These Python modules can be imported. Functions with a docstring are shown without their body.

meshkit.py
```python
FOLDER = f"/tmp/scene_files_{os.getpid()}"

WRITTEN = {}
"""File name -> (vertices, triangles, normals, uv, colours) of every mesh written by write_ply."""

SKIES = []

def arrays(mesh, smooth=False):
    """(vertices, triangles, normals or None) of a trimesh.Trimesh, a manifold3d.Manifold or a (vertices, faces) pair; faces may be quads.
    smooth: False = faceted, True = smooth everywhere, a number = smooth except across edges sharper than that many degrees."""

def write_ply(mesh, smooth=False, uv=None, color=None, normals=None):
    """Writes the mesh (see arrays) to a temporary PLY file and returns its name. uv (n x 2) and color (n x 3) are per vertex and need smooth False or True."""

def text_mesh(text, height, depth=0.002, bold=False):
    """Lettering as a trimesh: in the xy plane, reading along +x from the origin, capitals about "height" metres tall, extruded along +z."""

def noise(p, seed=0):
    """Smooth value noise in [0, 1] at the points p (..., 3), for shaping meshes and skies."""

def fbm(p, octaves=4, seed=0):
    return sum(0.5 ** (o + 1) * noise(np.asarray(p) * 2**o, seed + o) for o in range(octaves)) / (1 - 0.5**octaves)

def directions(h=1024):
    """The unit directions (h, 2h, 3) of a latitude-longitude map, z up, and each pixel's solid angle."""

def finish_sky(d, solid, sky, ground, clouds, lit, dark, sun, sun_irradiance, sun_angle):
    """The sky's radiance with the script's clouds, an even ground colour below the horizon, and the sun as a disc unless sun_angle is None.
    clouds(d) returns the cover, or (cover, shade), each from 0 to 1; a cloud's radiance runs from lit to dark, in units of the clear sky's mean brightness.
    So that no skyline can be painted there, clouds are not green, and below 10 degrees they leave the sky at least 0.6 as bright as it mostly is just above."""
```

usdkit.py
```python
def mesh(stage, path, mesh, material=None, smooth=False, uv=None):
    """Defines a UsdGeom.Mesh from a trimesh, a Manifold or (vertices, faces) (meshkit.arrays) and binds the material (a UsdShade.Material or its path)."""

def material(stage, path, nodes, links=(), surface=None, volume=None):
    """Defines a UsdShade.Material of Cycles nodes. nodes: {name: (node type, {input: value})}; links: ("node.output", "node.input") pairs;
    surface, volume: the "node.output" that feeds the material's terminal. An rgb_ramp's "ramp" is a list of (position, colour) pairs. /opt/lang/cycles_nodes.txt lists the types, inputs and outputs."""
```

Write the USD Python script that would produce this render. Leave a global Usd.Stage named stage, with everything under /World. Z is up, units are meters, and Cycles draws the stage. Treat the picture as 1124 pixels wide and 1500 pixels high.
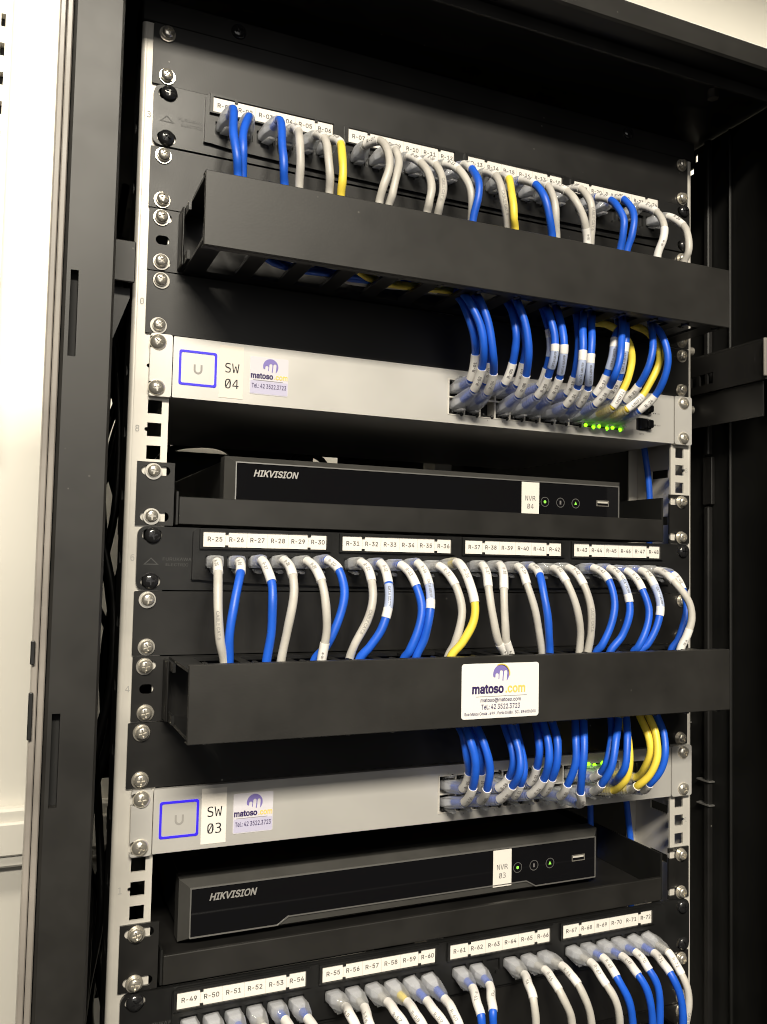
import math, random, glob, numpy as np, trimesh, usdkit, manifold3d as m3
import shapely
from shapely import affinity
from shapely.geometry import Polygon, box as sbox, Point, LineString
from pxr import Usd, UsdGeom, UsdLux, UsdShade, Gf, Sdf
random.seed(7); rng = np.random.default_rng(7)
stage = Usd.Stage.CreateInMemory()
UsdGeom.SetStageUpAxis(stage, 'Z'); UsdGeom.SetStageMetersPerUnit(stage, 1.0)
UsdGeom.Xform.Define(stage, '/World'); UsdGeom.Scope.Define(stage, '/World/Looks')
# ---------------------------------------------------------------- camera (origin of the scene: upper left mounting hole line of the rack)
cam = UsdGeom.Camera.Define(stage, '/World/camera')
R = [(0.91842, -0.39503, 0.02099), (-0.04167, -0.04372, 0.99817), (-0.39339, -0.91763, -0.05661)]
R = np.array(R); R[1] /= np.linalg.norm(R[1]); R[2] = np.cross(R[0], R[1]); R[2] /= np.linalg.norm(R[2]); R[0] = np.cross(R[1], R[2])
C = (-0.08625, -0.60776, -0.37640)
cam.AddTransformOp().Set(Gf.Matrix4d(*[float(x) for row in (list(R[0]) + [0], list(R[1]) + [0], list(R[2]) + [0], list(C) + [1]) for x in row]))
cam.CreateHorizontalApertureAttr(36.0); cam.CreateVerticalApertureAttr(48.06)
cam.CreateFocalLengthAttr(1262.03 / 1124 * 36); cam.CreateClippingRangeAttr(Gf.Vec2f(0.02, 60))
cam.CreateExposureAttr(0.0)
# ---------------------------------------------------------------- light: ceiling tubes and the light the room sends back
def lamp(name, loc, rot, w, h, power, colour):
    l = UsdLux.RectLight.Define(stage, '/World/' + name)
    l.AddTranslateOp().Set(Gf.Vec3d(*loc)); l.AddRotateXYZOp().Set(Gf.Vec3f(*rot))
    l.CreateWidthAttr(w); l.CreateHeightAttr(h); l.CreateIntensityAttr(power); l.CreateColorAttr(Gf.Vec3f(*colour)); l.CreateNormalizeAttr(True)
lamp('ceiling_lamp', (-0.40, -2.00, 0.96), (0, 0, 0), 1.2, 0.4, 60.0, (1.0, 0.92, 0.77))
lamp('ceiling_lamp_far', (0.75, 0.0, 1.15), (0, 0, 0), 3.6, 0.3, 42.0, (1.0, 0.92, 0.76))
lamp('room_bounce', (-0.6, -2.6, 0.3), (90, 0, 0), 2.4, 1.8, 4.0, (1.0, 0.96, 0.90))
# ---------------------------------------------------------------- materials
MAT = {}
def mat(name, nodes, links=(), surface='p.BSDF'):
    MAT[name] = usdkit.material(stage, '/World/Looks/' + name, nodes, links, surface=surface); return MAT[name]
def plain(name, col, rough=0.5, metal=0.0, coat=0.0, **k):
    mat(name, {'p': ('principled_bsdf', dict(base_color=col, roughness=rough, metallic=metal, coat_weight=coat, **k))})
def grainy(name, col, rough, metal=0.0, scale=900.0, bump=0.15, dist=0.0004, var=0.25, stretch=(1, 1, 1), rvar=0.12, dust=None):
    lo, hi = [c * (1 - var) for c in col], [min(1, c * (1 + var)) for c in col]
    mat(name, {'g': ('geometry', {}), 'mp': ('mapping', dict(scale=stretch)),
               'n': ('noise_texture', dict(scale=scale, detail=2.0)), 'n2': ('noise_texture', dict(scale=scale * 0.02, detail=5.0)),
               'r': ('rgb_ramp', dict(ramp=[(0.3, lo), (0.7, hi)])), 'rr': ('rgb_ramp', dict(ramp=[(0.3, (max(0.02, rough - rvar),) * 3), (0.7, (rough + rvar,) * 3)])),
               'b': ('bump', dict(strength=bump, distance=dist)), 'p': ('principled_bsdf', dict(metallic=metal)),
               'v': ('voronoi_texture', dict(scale=55.0)), 'vr': ('rgb_ramp', dict(ramp=[(0.0, (1, 1, 1)), (0.03, (1, 1, 1)), (0.045, (0, 0, 0)), (1, (0, 0, 0))])), 'n4': ('noise_texture', dict(scale=9.0, detail=3.0)),
               'n4r': ('rgb_ramp', dict(ramp=[(0.5, (0, 0, 0)), (0.62, (1, 1, 1))])), 'mu': ('math', dict(math_type='multiply')), 'mx': ('mix', dict(color2=dust or col))},
        [('g.position', 'mp.vector'), ('mp.vector', 'n.vector'), ('g.position', 'n2.vector'), ('n2.fac', 'r.fac'), ('n2.fac', 'rr.fac'), ('g.position', 'v.vector'), ('g.position', 'n4.vector'), ('v.distance', 'vr.fac'), ('n4.fac', 'n4r.fac'), ('vr.color', 'mu.value1'), ('n4r.color', 'mu.value2'),
         ] + ([('mu.value', 'mx.fac'), ('r.color', 'mx.color1'), ('mx.color', 'p.base_color')] if dust else [('r.color', 'p.base_color')]) + [('rr.color', 'p.roughness'), ('n.fac', 'b.height'), ('b.normal', 'p.normal')])
grainy('black_powder', (0.0115, 0.0110, 0.0105), 0.43, bump=0.16, scale=1000, dist=0.0002, rvar=0.05, dust=(0.2, 0.19, 0.17))
grainy('frame_powder', (0.0150, 0.0142, 0.013), 0.47, bump=0.10, scale=1500, dist=0.0002, rvar=0.03, dust=(0.10, 0.095, 0.085))
grainy('shaded_black', (0.006, 0.006, 0.0055), 0.55, bump=0.08, scale=1500, dist=0.0002, rvar=0.03)  # powder black darkened: the shade inside the cabinet is put into the colour
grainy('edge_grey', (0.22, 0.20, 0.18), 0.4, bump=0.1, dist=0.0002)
grainy('black_plastic', (0.011, 0.011, 0.011), 0.36, bump=0.08, scale=1700, dist=0.0002, rvar=0.04, dust=(0.10, 0.095, 0.085))
grainy('cover_plastic', (0.022, 0.021, 0.0195), 0.44, bump=0.13, scale=1000, dist=0.0002, stretch=(0.6, 1, 1), rvar=0.03, dust=(0.2, 0.19, 0.17))
grainy('zinc', (0.70, 0.67, 0.61), 0.42, metal=0.3, bump=0.05, scale=900, dist=0.0002, var=0.08)
grainy('brushed', (0.60, 0.585, 0.555), 0.42, metal=0.38, bump=0.03, scale=1200, dist=0.0002, var=0.02, stretch=(0.06, 1, 1), rvar=0.03)
grainy('grey_bezel', (0.085, 0.083, 0.078), 0.33, metal=0.4, bump=0.06, scale=1700, dist=0.0002, var=0.1, rvar=0.04)
grainy('wall_paint', (0.72, 0.695, 0.635), 0.6, bump=0.05, scale=180, dist=0.0006, var=0.02, rvar=0.05)
plain('gloss_black', (0.006, 0.006, 0.007), 0.07, coat=0.6)
plain('hole_black', (0.004, 0.004, 0.004), 0.8)
plain('trim_silver', (0.55, 0.54, 0.52), 0.28, metal=0.8)
plain('nickel', (0.88, 0.83, 0.73), 0.19, metal=0.82)
plain('black_screw', (0.015, 0.015, 0.016), 0.16, coat=0.5)
plain('gold_nut', (0.70, 0.50, 0.22), 0.3, metal=1.0)
plain('white_label', (0.82, 0.78, 0.72), 0.5)
plain('beige_label', (0.76, 0.70, 0.62), 0.5)
plain('white_sticker', (0.84, 0.83, 0.81), 0.28, coat=0.3)
plain('lilac_sticker', (0.68, 0.66, 0.71), 0.25, coat=0.3)
plain('sleeve_white', (0.84, 0.82, 0.79), 0.45)
plain('second_label', (0.45, 0.52, 0.72), 0.3, coat=0.4)
plain('ink_black', (0.02, 0.02, 0.025), 0.6)
plain('ink_grey', (0.16, 0.15, 0.15), 0.6)
plain('ink_label', (0.06, 0.055, 0.055), 0.6)
plain('ink_dark_grey', (0.05, 0.05, 0.05), 0.5)
plain('ink_purple', (0.035, 0.02, 0.10), 0.5)
plain('ink_lilac', (0.22, 0.18, 0.48), 0.4)
plain('ink_yellow', (0.85, 0.60, 0.14), 0.4)
plain('pale_wire', (0.62, 0.62, 0.65), 0.4)
plain('stamp_grey', (0.44, 0.43, 0.41), 0.5)
plain('ink_mid', (0.30, 0.29, 0.275), 0.5)
plain('brand_silver', (0.62, 0.60, 0.57), 0.35, metal=0.6)
def cablemat(name, col):
    mat(name, {'g': ('geometry', {}), 'n': ('noise_texture', dict(scale=320.0, detail=3.0)), 'n2': ('noise_texture', dict(scale=60.0, detail=4.0)),
               'r': ('rgb_ramp', dict(ramp=[(0.3, [c * 0.86 for c in col]), (0.7, [min(1, c * 1.1) for c in col])])),
               'b': ('bump', dict(strength=0.12, distance=0.0005)), 'p': ('principled_bsdf', dict(roughness=0.42, subsurface_weight=0.0))},
        [('g.position', 'n.vector'), ('g.position', 'n2.vector'), ('n2.fac', 'r.fac'), ('r.color', 'p.base_color'), ('n.fac', 'b.height'), ('b.normal', 'p.normal')])
cablemat('cable_blue', (0.014, 0.112, 0.66)); cablemat('cable_grey', (0.555, 0.53, 0.485)); cablemat('cable_yellow', (0.92, 0.71, 0.08)); cablemat('cable_black', (0.008, 0.008, 0.008))
def clear(name, tint, milky):
    mat(name, {'t': ('principled_bsdf', dict(base_color=tint, roughness=0.02, IOR=1.55, transmission_weight=1.0)), 'tr': ('transparent_bsdf', dict(color=tint)), 'd': ('translucent_bsdf', dict(color=(0.8, 0.8, 0.8))), 'd2': ('diffuse_bsdf', dict(color=(0.85, 0.85, 0.85))),
               'm0': ('mix_closure', dict(fac=0.62)), 'm1': ('mix_closure', dict(fac=milky)), 'm2': ('mix_closure', dict(fac=0.45))},
        [('t.BSDF', 'm0.closure1'), ('tr.BSDF', 'm0.closure2'), ('d.BSDF', 'm2.closure1'), ('d2.BSDF', 'm2.closure2'), ('m0.closure', 'm1.closure1'), ('m2.closure', 'm1.closure2')], surface='m1.closure')
clear('clear_plug', (0.93, 0.95, 0.98), 0.30); clear('clear_clip', (0.95, 0.96, 0.98), 0.32)
def glow(name, col, strength, base=(0.02, 0.02, 0.02)):
    mat(name, {'p': ('principled_bsdf', dict(base_color=base, emission_color=col, emission_strength=strength, roughness=0.4))})
glow('led_blue', (0.035, 0.004, 1.0), 0.9); glow('led_green', (0.25, 1.0, 0.01), 3.0); glow('led_green_soft', (0.35, 1.0, 0.08), 1.2)
# ---------------------------------------------------------------- helpers
names = {}
def numbered(parent, name):
    k = (str(parent), name); names[k] = names.get(k, -1) + 1
    return f'{parent}/{name}' + (f'_{names[k]:03d}' if names[k] else '')
class Thing:
    def __init__(s, name, label, cat, loc=(0, 0, 0), group=None, kind=None):
        s.path = numbered('/World', name); s.loc = np.array(loc, float)
        x = UsdGeom.Xform.Define(stage, s.path); x.AddTranslateOp().Set(Gf.Vec3d(*[float(v) for v in loc])); s.prim = x.GetPrim()
        for k, v in (('label', label), ('category', cat), ('group', group), ('kind', kind)):
            if v: s.prim.SetCustomDataByKey(k, v)
    def part(s, name, mesh, m, parent=None, label=None, smooth=False, kind=None):
        p = numbered(parent or s.path, name)
        if isinstance(mesh, (list, tuple)) and len(mesh) and hasattr(mesh[0], 'vertices'): mesh = trimesh.util.concatenate(list(mesh))
        if hasattr(mesh, 'to_mesh'):
            q = mesh.to_mesh(); mesh = trimesh.Trimesh(q.vert_properties[:, :3], q.tri_verts, process=False)
        mesh = mesh.copy(); mesh.apply_translation(-s.loc)
        g = usdkit.mesh(stage, p, mesh, MAT[m], smooth=smooth)
        if label: g.GetPrim().SetCustomDataByKey('label', label)
        if kind: g.GetPrim().SetCustomDataByKey('kind', kind)
        return p
def one(name, mesh, m, label=None, cat=None, kind=None, group=None, smooth=False):
    p = numbered('/World', name)
    if isinstance(mesh, list): mesh = trimesh.util.concatenate(mesh)
    g = usdkit.mesh(stage, p, mesh, MAT[m], smooth=smooth).GetPrim()
    for k, v in (('label', label), ('category', cat), ('group', group), ('kind', kind)):
        if v: g.SetCustomDataByKey(k, v)
    return p
def bx(x0, x1, y0, y1, z0, z1, c=0.0):
    """A box, its edges chamfered by c."""
    if c <= 0:
        b = trimesh.creation.box((x1 - x0, y1 - y0, z1 - z0)); b.apply_translation(((x0 + x1) / 2, (y0 + y1) / 2, (z0 + z1) / 2)); return b
    P = []
    for i in range(3):
        for sx in (0, 1):
            for sy in (0, 1):
                for sz in (0, 1):
                    q = [(x0, x1)[sx], (y0, y1)[sy], (z0, z1)[sz]]; s = (sx, sy, sz)
                    for j in range(3):
                        if j != i: q[j] += c if s[j] == 0 else -c
                    P.append(q)
    return trimesh.convex.convex_hull(np.array(P))
def mbox(x0, x1, y0, y1, z0, z1): return m3.Manifold.cube((x1 - x0, y1 - y0, z1 - z0)).translate((x0, y0, z0))
def tri_flat(poly):
    out = []
    for g in getattr(poly, 'geoms', [poly]):
        if g.is_empty or g.geom_type != 'Polygon': continue
        v, f = trimesh.creation.triangulate_polygon(g, engine='earcut'); out.append(trimesh.Trimesh(np.column_stack([v, np.zeros(len(v))]), f, process=False))
    return trimesh.util.concatenate(out)
def sheet(poly, y):
    """A flat print in the x z plane, facing -y."""
    t = tri_flat(poly); v = np.array(t.vertices); return trimesh.Trimesh(np.column_stack([v[:, 0], np.full(len(v), y), v[:, 1]]), t.faces, process=False)
def plate(poly, y0, y1):
    """A polygon of the x z plane, thick from y0 (front) to y1 (back)."""
    out = []
    for g in getattr(poly, 'geoms', [poly]):
        e = trimesh.creation.extrude_polygon(g, y1 - y0, engine='earcut'); v = np.array(e.vertices)
        out.append(trimesh.Trimesh(np.column_stack([v[:, 0], y1 - v[:, 2], v[:, 1]]), e.faces, process=False))
    return trimesh.util.concatenate(out)
def rrect(x0, x1, z0, z1, r): return sbox(x0 + r, z0 + r, x1 - r, z1 - r).buffer(r, quad_segs=5)
def obround(x, z, w, h): return LineString([(x - (w - h) / 2, z), (x + (w - h) / 2, z)]).buffer(h / 2, quad_segs=6)
def lathe_y(profile, loc, n=20):
    """Revolves (radius, height) about -y at loc."""
    t = trimesh.creation.revolve(np.array(profile), sections=n); v = np.array(t.vertices)
    return trimesh.Trimesh(np.column_stack([v[:, 0], -v[:, 2], v[:, 1]]) + np.array(loc), t.faces, process=False)
from PIL import Image, ImageDraw, ImageFont
FONT = {k: glob.glob('/opt/blender-*/*/datafiles/fonts/' + n)[0] for k, n in (('sans', 'Inter.woff2'), ('mono', 'DejaVuSansMono.woff2'))}
_t = {}
def lettering(text, height, font='sans', bold=0, italic=0.0, widen=1.0):
    """Lettering as a shapely shape, capitals 'height' tall, from the origin to the right."""
    k = (text, font, bold)
    if k not in _t:
        f = ImageFont.truetype(FONT[font], 64); x0, y0, x1, y1 = f.getbbox(text, anchor='ls', stroke_width=bold)
        im = Image.new('L', (int(x1 - x0 + 8), int(y1 - y0 + 8))); ImageDraw.Draw(im).text((4 - x0, 4 - y0), text, 255, font=f, anchor='ls', stroke_width=bold)
        on = np.pad(np.asarray(im) > 127, ((0, 0), (1, 1))).astype(np.int8); d = np.diff(on, axis=1)
        rows, st = np.nonzero(d == 1); en = np.nonzero(d == -1)[1]
        sh = shapely.union_all(shapely.box(st, -rows - 1, en, -rows)).buffer(0.6, quad_segs=1).buffer(-0.6, quad_segs=1).simplify(0.9)
        _t[k] = affinity.translate(sh, -4, 4 - y0)
    s = height / (64 * 0.728)
    return affinity.affine_transform(_t[k], [s * widen, s * italic, 0, s, 0, 0])
def place(shape, x, z, anchor='l'):
    b = shape.bounds
    if anchor == 'c': x -= (b[0] + b[2]) / 2
    if anchor == 'r': x -= b[2]
    return affinity.translate(shape, x, z)
U = 0.04445
XR = 0.4651
_screws = {}
def screw_mesh(kind):
    if kind in _screws: return _screws[kind]
    if kind == 'pan': prof = [(0, 0), (0.0043, 0), (0.0043, 0.0012), (0.0039, 0.0021), (0.0030, 0.0027), (0.0015, 0.0030), (0, 0.0030)]; L = 0.0052
    elif kind == 'truss': prof = [(0, 0), (0.0058, 0), (0.0057, 0.0010), (0.0050, 0.0023), (0.0036, 0.0033), (0.0018, 0.0038), (0, 0.0039)]; L = 0.0056
    else: prof = [(0, 0), (0.0056, 0), (0.0055, 0.0010), (0.0048, 0.0020), (0.0034, 0.0027), (0.0016, 0.0030), (0, 0.0030)]; L = 0.0058
    t = trimesh.creation.revolve(np.array(prof), sections=24); t.merge_vertices(); h = prof[-1][1]
    m = m3.Manifold(m3.Mesh(np.array(t.vertices, np.float32), np.array(t.faces, np.uint32)))
    for a in (0, 90): m -= m3.Manifold.cube((L, 0.00095, 0.003), True).translate((0, 0, h)).rotate((0, 0, a))
    m -= m3.Manifold.cylinder(0.0016, 0.0004, 0.0011, 10).translate((0, 0, h - 0.0014))
    q = m.to_mesh(); _screws[kind] = trimesh.Trimesh(q.vert_properties[:, :3], q.tri_verts, process=False); return _screws[kind]
def toy(t, loc, tilt=True):
    """From z-up to facing -y, turned at random about its axis and leaning a little."""
    t = t.copy(); t.apply_transform(trimesh.transformations.rotation_matrix(random.uniform(0, 1.57), (0, 0, 1)))
    if tilt: t.apply_transform(trimesh.transformations.rotation_matrix(random.uniform(0, 0.05), (random.uniform(-1, 1), random.uniform(-1, 1), 0.01)))
    t.apply_transform(trimesh.transformations.rotation_matrix(math.pi / 2, (1, 0, 0))); t.apply_translation(loc); return t
def screw(T, x, z, y, kind='pan'):
    """A screw seated on the plane y, with its washers."""
    x += random.uniform(-0.0006, 0.0006); z += random.uniform(-0.0005, 0.0005)
    if kind == 'pan':
        p = T.part('screw', toy(screw_mesh('pan'), (x, y - 0.0022, z)), 'nickel', smooth=35)
        T.part('washer', lathe_y([(0.0, 0), (0.0056, 0), (0.0058, 0.0003), (0.0057, 0.0009), (0.0, 0.0009)], (x + random.uniform(-.0005, .0005), y - 0.0001, z - .0003), 24), 'nickel', p, smooth=35)
        T.part('spring_washer', lathe_y([(0.0, 0), (0.0046, 0), (0.0047, 0.0005), (0.0046, 0.0016), (0.0, 0.0016)], (x, y - 0.0011, z), 20), 'nickel', p, smooth=35)
    elif kind == 'truss': T.part('screw', toy(screw_mesh('truss'), (x, y - 0.0004, z)), 'nickel', smooth=35)
    else: T.part('screw', toy(screw_mesh('black'), (x, y - 0.0004, z)), 'black_screw', smooth=35)
# ---------------------------------------------------------------- the setting
one('wall', bx(-3.5, 5.0, 0.95, 1.05, -1.6, 1.25), 'wall_paint', kind='structure')
one('ceiling', bx(-3.5, 5.0, -3.5, 0.95, 1.2, 1.25), 'wall_paint', kind='structure')
tr = Thing('cable_trunking', 'white plastic cable trunking running along the wall left of the rack', 'trunking', (-1.0, 0.94, -0.836))
tr.part('duct_base', bx(-3.0, 1.0, 0.925, 0.949, -0.882, -0.789, 0.004), 'wall_paint')
tr.part('duct_lid', bx(-3.0, 1.0, 0.917, 0.926, -0.862, -0.809, 0.003), 'wall_paint')
sd = Thing('slotted_duct', 'white slotted upright duct on the wall at the upper left', 'cable duct', (-0.19, 0.94, 0.3))
sl = m3.Manifold.batch_boolean([mbox(-0.26, -0.124, 0.925, 0.9485, -0.2, 1.19)] + [mbox(-0.141, -0.134, 0.92, 0.945, z, z + 0.022) for z in np.arange(-0.15, 1.15, 0.05)], m3.OpType.Subtract)
sd.part('duct_body', sl, 'wall_paint')
for i, z in enumerate(np.arange(-0.15, 1.15, 0.05)): sd.part('slot', bx(-0.1405, -0.1345, 0.9405, 0.9445, z + .0005, z + 0.0215), 'hole_black')
# ---------------------------------------------------------------- the cabinet
rack = Thing('server_rack', 'black open-front equipment cabinet with two zinc mounting rails', 'server rack', (0.23, 0, -1.0))
ZB = -1.05
post = m3.Manifold.hull_points([(x, y, z) for z in (ZB, 0.06) for x, y in ((-0.0665, -0.0985), (-0.065, -0.1), (-0.0405, -0.1), (-0.039, -0.0985), (-0.039, -0.062), (-0.0665, -0.062))])
for z0, z1 in ((-0.2656, -0.2164), (-0.5144, -0.4637), (-0.765, -0.715)): post -= mbox(-0.0629, -0.0586, -0.2, -0.090, z0, z1)
pp = rack.part('front_post', post, 'frame_powder')
for z0, z1 in ((-0.2656, -0.2164), (-0.5144, -0.4637), (-0.765, -0.715)): rack.part('slot', bx(-0.06285, -0.05865, -0.0935, -0.0902, z0, z1), 'hole_black', pp)
rack.part('corner_trim', bx(-0.0705, -0.0672, -0.0985, -0.075, ZB, 0.075, 0.0006), 'edge_grey')  # both trims: wall glare on the painted metal is put into the grey
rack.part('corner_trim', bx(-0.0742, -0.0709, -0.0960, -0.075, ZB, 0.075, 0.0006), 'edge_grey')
for z0, z1 in ((-0.4776, -0.452), (-0.437, -0.424)): rack.part('door_latch', bx(-0.0752, -0.0728, -0.0985, -0.0965, z0, z1, 0.0005), 'black_plastic')
rack.part('side_panel', bx(-0.0385, -0.0370, -0.0615, 0.798, ZB, 0.0445), 'shaded_black')
rack.part('front_post', bx(0.506, 0.5335, -0.1, -0.062, ZB, 0.06, 0.0015), 'shaded_black')
beam = Polygon([(-0.1, 0.0335), (-0.0985, 0.032), (-0.0765, 0.032), (-0.0765, 0.0228), (-0.0745, 0.0228), (-0.0745, 0.034), (-0.062, 0.034), (-0.062, 0.0515), (-0.0985, 0.0515), (-0.1, 0.050)])
e = trimesh.creation.extrude_polygon(beam, 0.62, engine='earcut'); v = np.array(e.vertices)
rack.part('top_beam', trimesh.Trimesh(np.column_stack([v[:, 2] - 0.075, v[:, 0], v[:, 1]]), e.faces, process=False), 'frame_powder')
rack.part('roof', bx(-0.0385, 0.535, -0.0615, 0.80, 0.045, 0.0505), 'black_powder')
side = mbox(0.530, 0.532, -0.0615, 0.798, ZB, 0.0445)
side -= mbox(0.52, 0.54, 0.0465, 0.0505, 0.031, 0.0385); side -= mbox(0.52, 0.54, 0.052, 0.059, 0.0205, 0.0265)
rack.part('side_panel', side, 'shaded_black')
for za, zb in ((-0.268, 0.044), (ZB, -0.318)): rack.part('frame_profile', bx(0.524, 0.5297, 0.0262, 0.0325, za, zb, 0.001), 'black_powder')
rack.part('frame_profile', bx(0.5265, 0.5297, 0.001, 0.004, ZB, 0.044, 0.001), 'shaded_black')
rack.part('latch_plate', bx(0.5255, 0.5297, 0.0235, 0.0355, -0.316, -0.270, 0.0006), 'black_powder')
for z in (-0.528, -0.556, -0.578, -0.600): rack.part('bracket_edge', bx(0.5225, 0.5296, 0.024 + 0.03 * (z > -.57), 0.040 + 0.03 * (z > -.57), z, z + 0.0012), 'trim_silver')
cb = rack.part('top_crossbar', bx(-0.018, 0.483, 0.0005, 0.03, 0.0008, 0.0185, 0.001), 'black_powder')
for x, z in ((0.0505, 0.0098), (0.4057, 0.0115)):
    rack.part('bolt', toy(screw_mesh('black'), (x, 0.0006, z)), 'black_screw', cb, smooth=35)
hb = trimesh.creation.cylinder(0.005, 0.008, sections=6); hb.apply_translation((0.4644, -0.0415, 0.0405)); rack.part('bolt', hb, 'nickel')
rack.part('rear_post', bx(-0.0365, -0.012, 0.76, 0.798, ZB, 0.0445), 'black_powder'); rack.part('rear_post', bx(0.50, 0.529, 0.76, 0.798, ZB, 0.0445), 'black_powder')
rack.part('dark_backing', [bx(-0.0365, -0.024, 0.335, 0.338, ZB, 0.044)], 'shaded_black')  # added plate, keeps the gap behind the left rail dark
rear = mbox(-0.0385, 0.532, 0.8005, 0.8025, ZB, 0.0445)
for x0, x1, z0, z1 in ((0.0, 0.092, -0.66, -0.130), (0.140, 0.235, -0.206, -0.1945), (0.383, 0.4285, -0.24, -0.1985), (0.03, 0.068, -0.90, -0.72)): rear -= mbox(x0, x1, 0.79, 0.81, z0, z1)
rack.part('added_rear_panel', rear, 'black_powder')  # added across the open back to keep it dark, cut where wall peeks through
# mounting rails: a pierced front flange with three square holes to the unit, a web and a back lip
def rail(xa, xb, xh, webx, s, depth, mw, name='mounting_rail'):
    f = mbox(xa, xb, 0.0004, 0.0022, ZB, 0.0)
    cut = []
    for r in range(0, 23):
        for dz in (0.00635, 0.02222, 0.0381):
            z = -U * r - dz; cut.append(mbox(xh - 0.00475, xh + 0.00475, -0.01, 0.01, z - 0.00475, z + 0.00475))
            if abs(dz - 0.02222) < 1e-4: cut.append(m3.Manifold.cylinder(0.02, 0.0014, 0.0014, 10).rotate((90, 0, 0)).translate((xh - s * 0.0052, 0.01, z)))
    p = rack.part(name, m3.Manifold.batch_boolean([f] + cut, m3.OpType.Subtract), 'zinc')
    w = mbox(min(webx, webx + s * 0.002), max(webx, webx + s * 0.002), 0.0024, depth, ZB, 0.0)
    for r in range(0, 23): w -= mbox(webx - 0.01, webx + 0.01, depth * 0.4, depth * 0.72, -U * r - 0.026, -U * r - 0.018)
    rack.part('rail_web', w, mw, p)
    b = m3.Manifold.cylinder(-ZB, 0.0030, 0.0030, 20).translate((webx + s * 0.0024, 0.0034, ZB))
    rack.part('rail_bend', b, 'zinc', p, smooth=40)
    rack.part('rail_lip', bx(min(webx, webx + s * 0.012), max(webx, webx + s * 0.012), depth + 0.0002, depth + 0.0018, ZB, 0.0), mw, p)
    return p
pl = rail(-0.0140, 0.0095, 0.0002, -0.0170, 1, 0.036, 'shaded_black')  # left web and lip are zinc, coloured black for the shade they stand in
pr_ = rail(0.4552, 0.4755, XR, 0.4790, -1, 0.072, 'zinc')
def digit(p, ch, x, z): rack.part('unit_number', sheet(place(lettering(ch, 0.0042, 'mono'), x, z, 'c'), 0.0001), 'stamp_grey', p)
for i, (r, ch) in enumerate(((1, '3'), (4, '0'), (6, '8'), (8, '6'), (10, '4'), (13, '1'))): digit(pl, ch, -0.0112, -U * r - 0.0242)
for r, ch in ((6, '8'), (13, '1')): digit(pr_, ch, XR + 0.0077, -U * r - 0.0242)
for x0, x1 in ((-0.017, -0.0145), (0.4785, 0.481)):
    rack.part('rear_rail', [bx(x0, x1, 0.50, 0.56, ZB, 0.0), bx(x0 - .012, x1 + .012, 0.497, 0.4995, ZB, 0.0)], 'zinc')
# side braces that hold the rails to the cabinet sides
lb = rack.part('rail_brace', bx(-0.0362, -0.0178, -0.0115, -0.0095, -0.1915, -0.163, 0.0006), 'frame_powder')
rack.part('brace_flange', bx(-0.0362, -0.0178, -0.0094, 0.07, -0.1645, -0.163), 'frame_powder', lb)
rack.part('brace_web', Polygon and plate(Polygon([(-0.0362, -0.235), (-0.032, -0.235), (-0.0195, -0.199), (-0.0195, -0.1925), (-0.0362, -0.1925)]), 0.0, 0.004), 'black_powder', lb)
rb = mbox(0.499, 0.501, -0.0660, 0.045, -0.2140, -0.1800)
for y in (-0.002, 0.008, 0.019): rb -= mbox(0.49, 0.51, y - 0.0035, y + 0.0035, -0.2065, -0.1965)
rbp = rack.part('rail_brace', rb, 'black_powder')
rack.part('brace_flange', bx(0.4992, 0.520, -0.0660, 0.045, -0.1798, -0.1780), 'black_powder', rbp)
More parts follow.
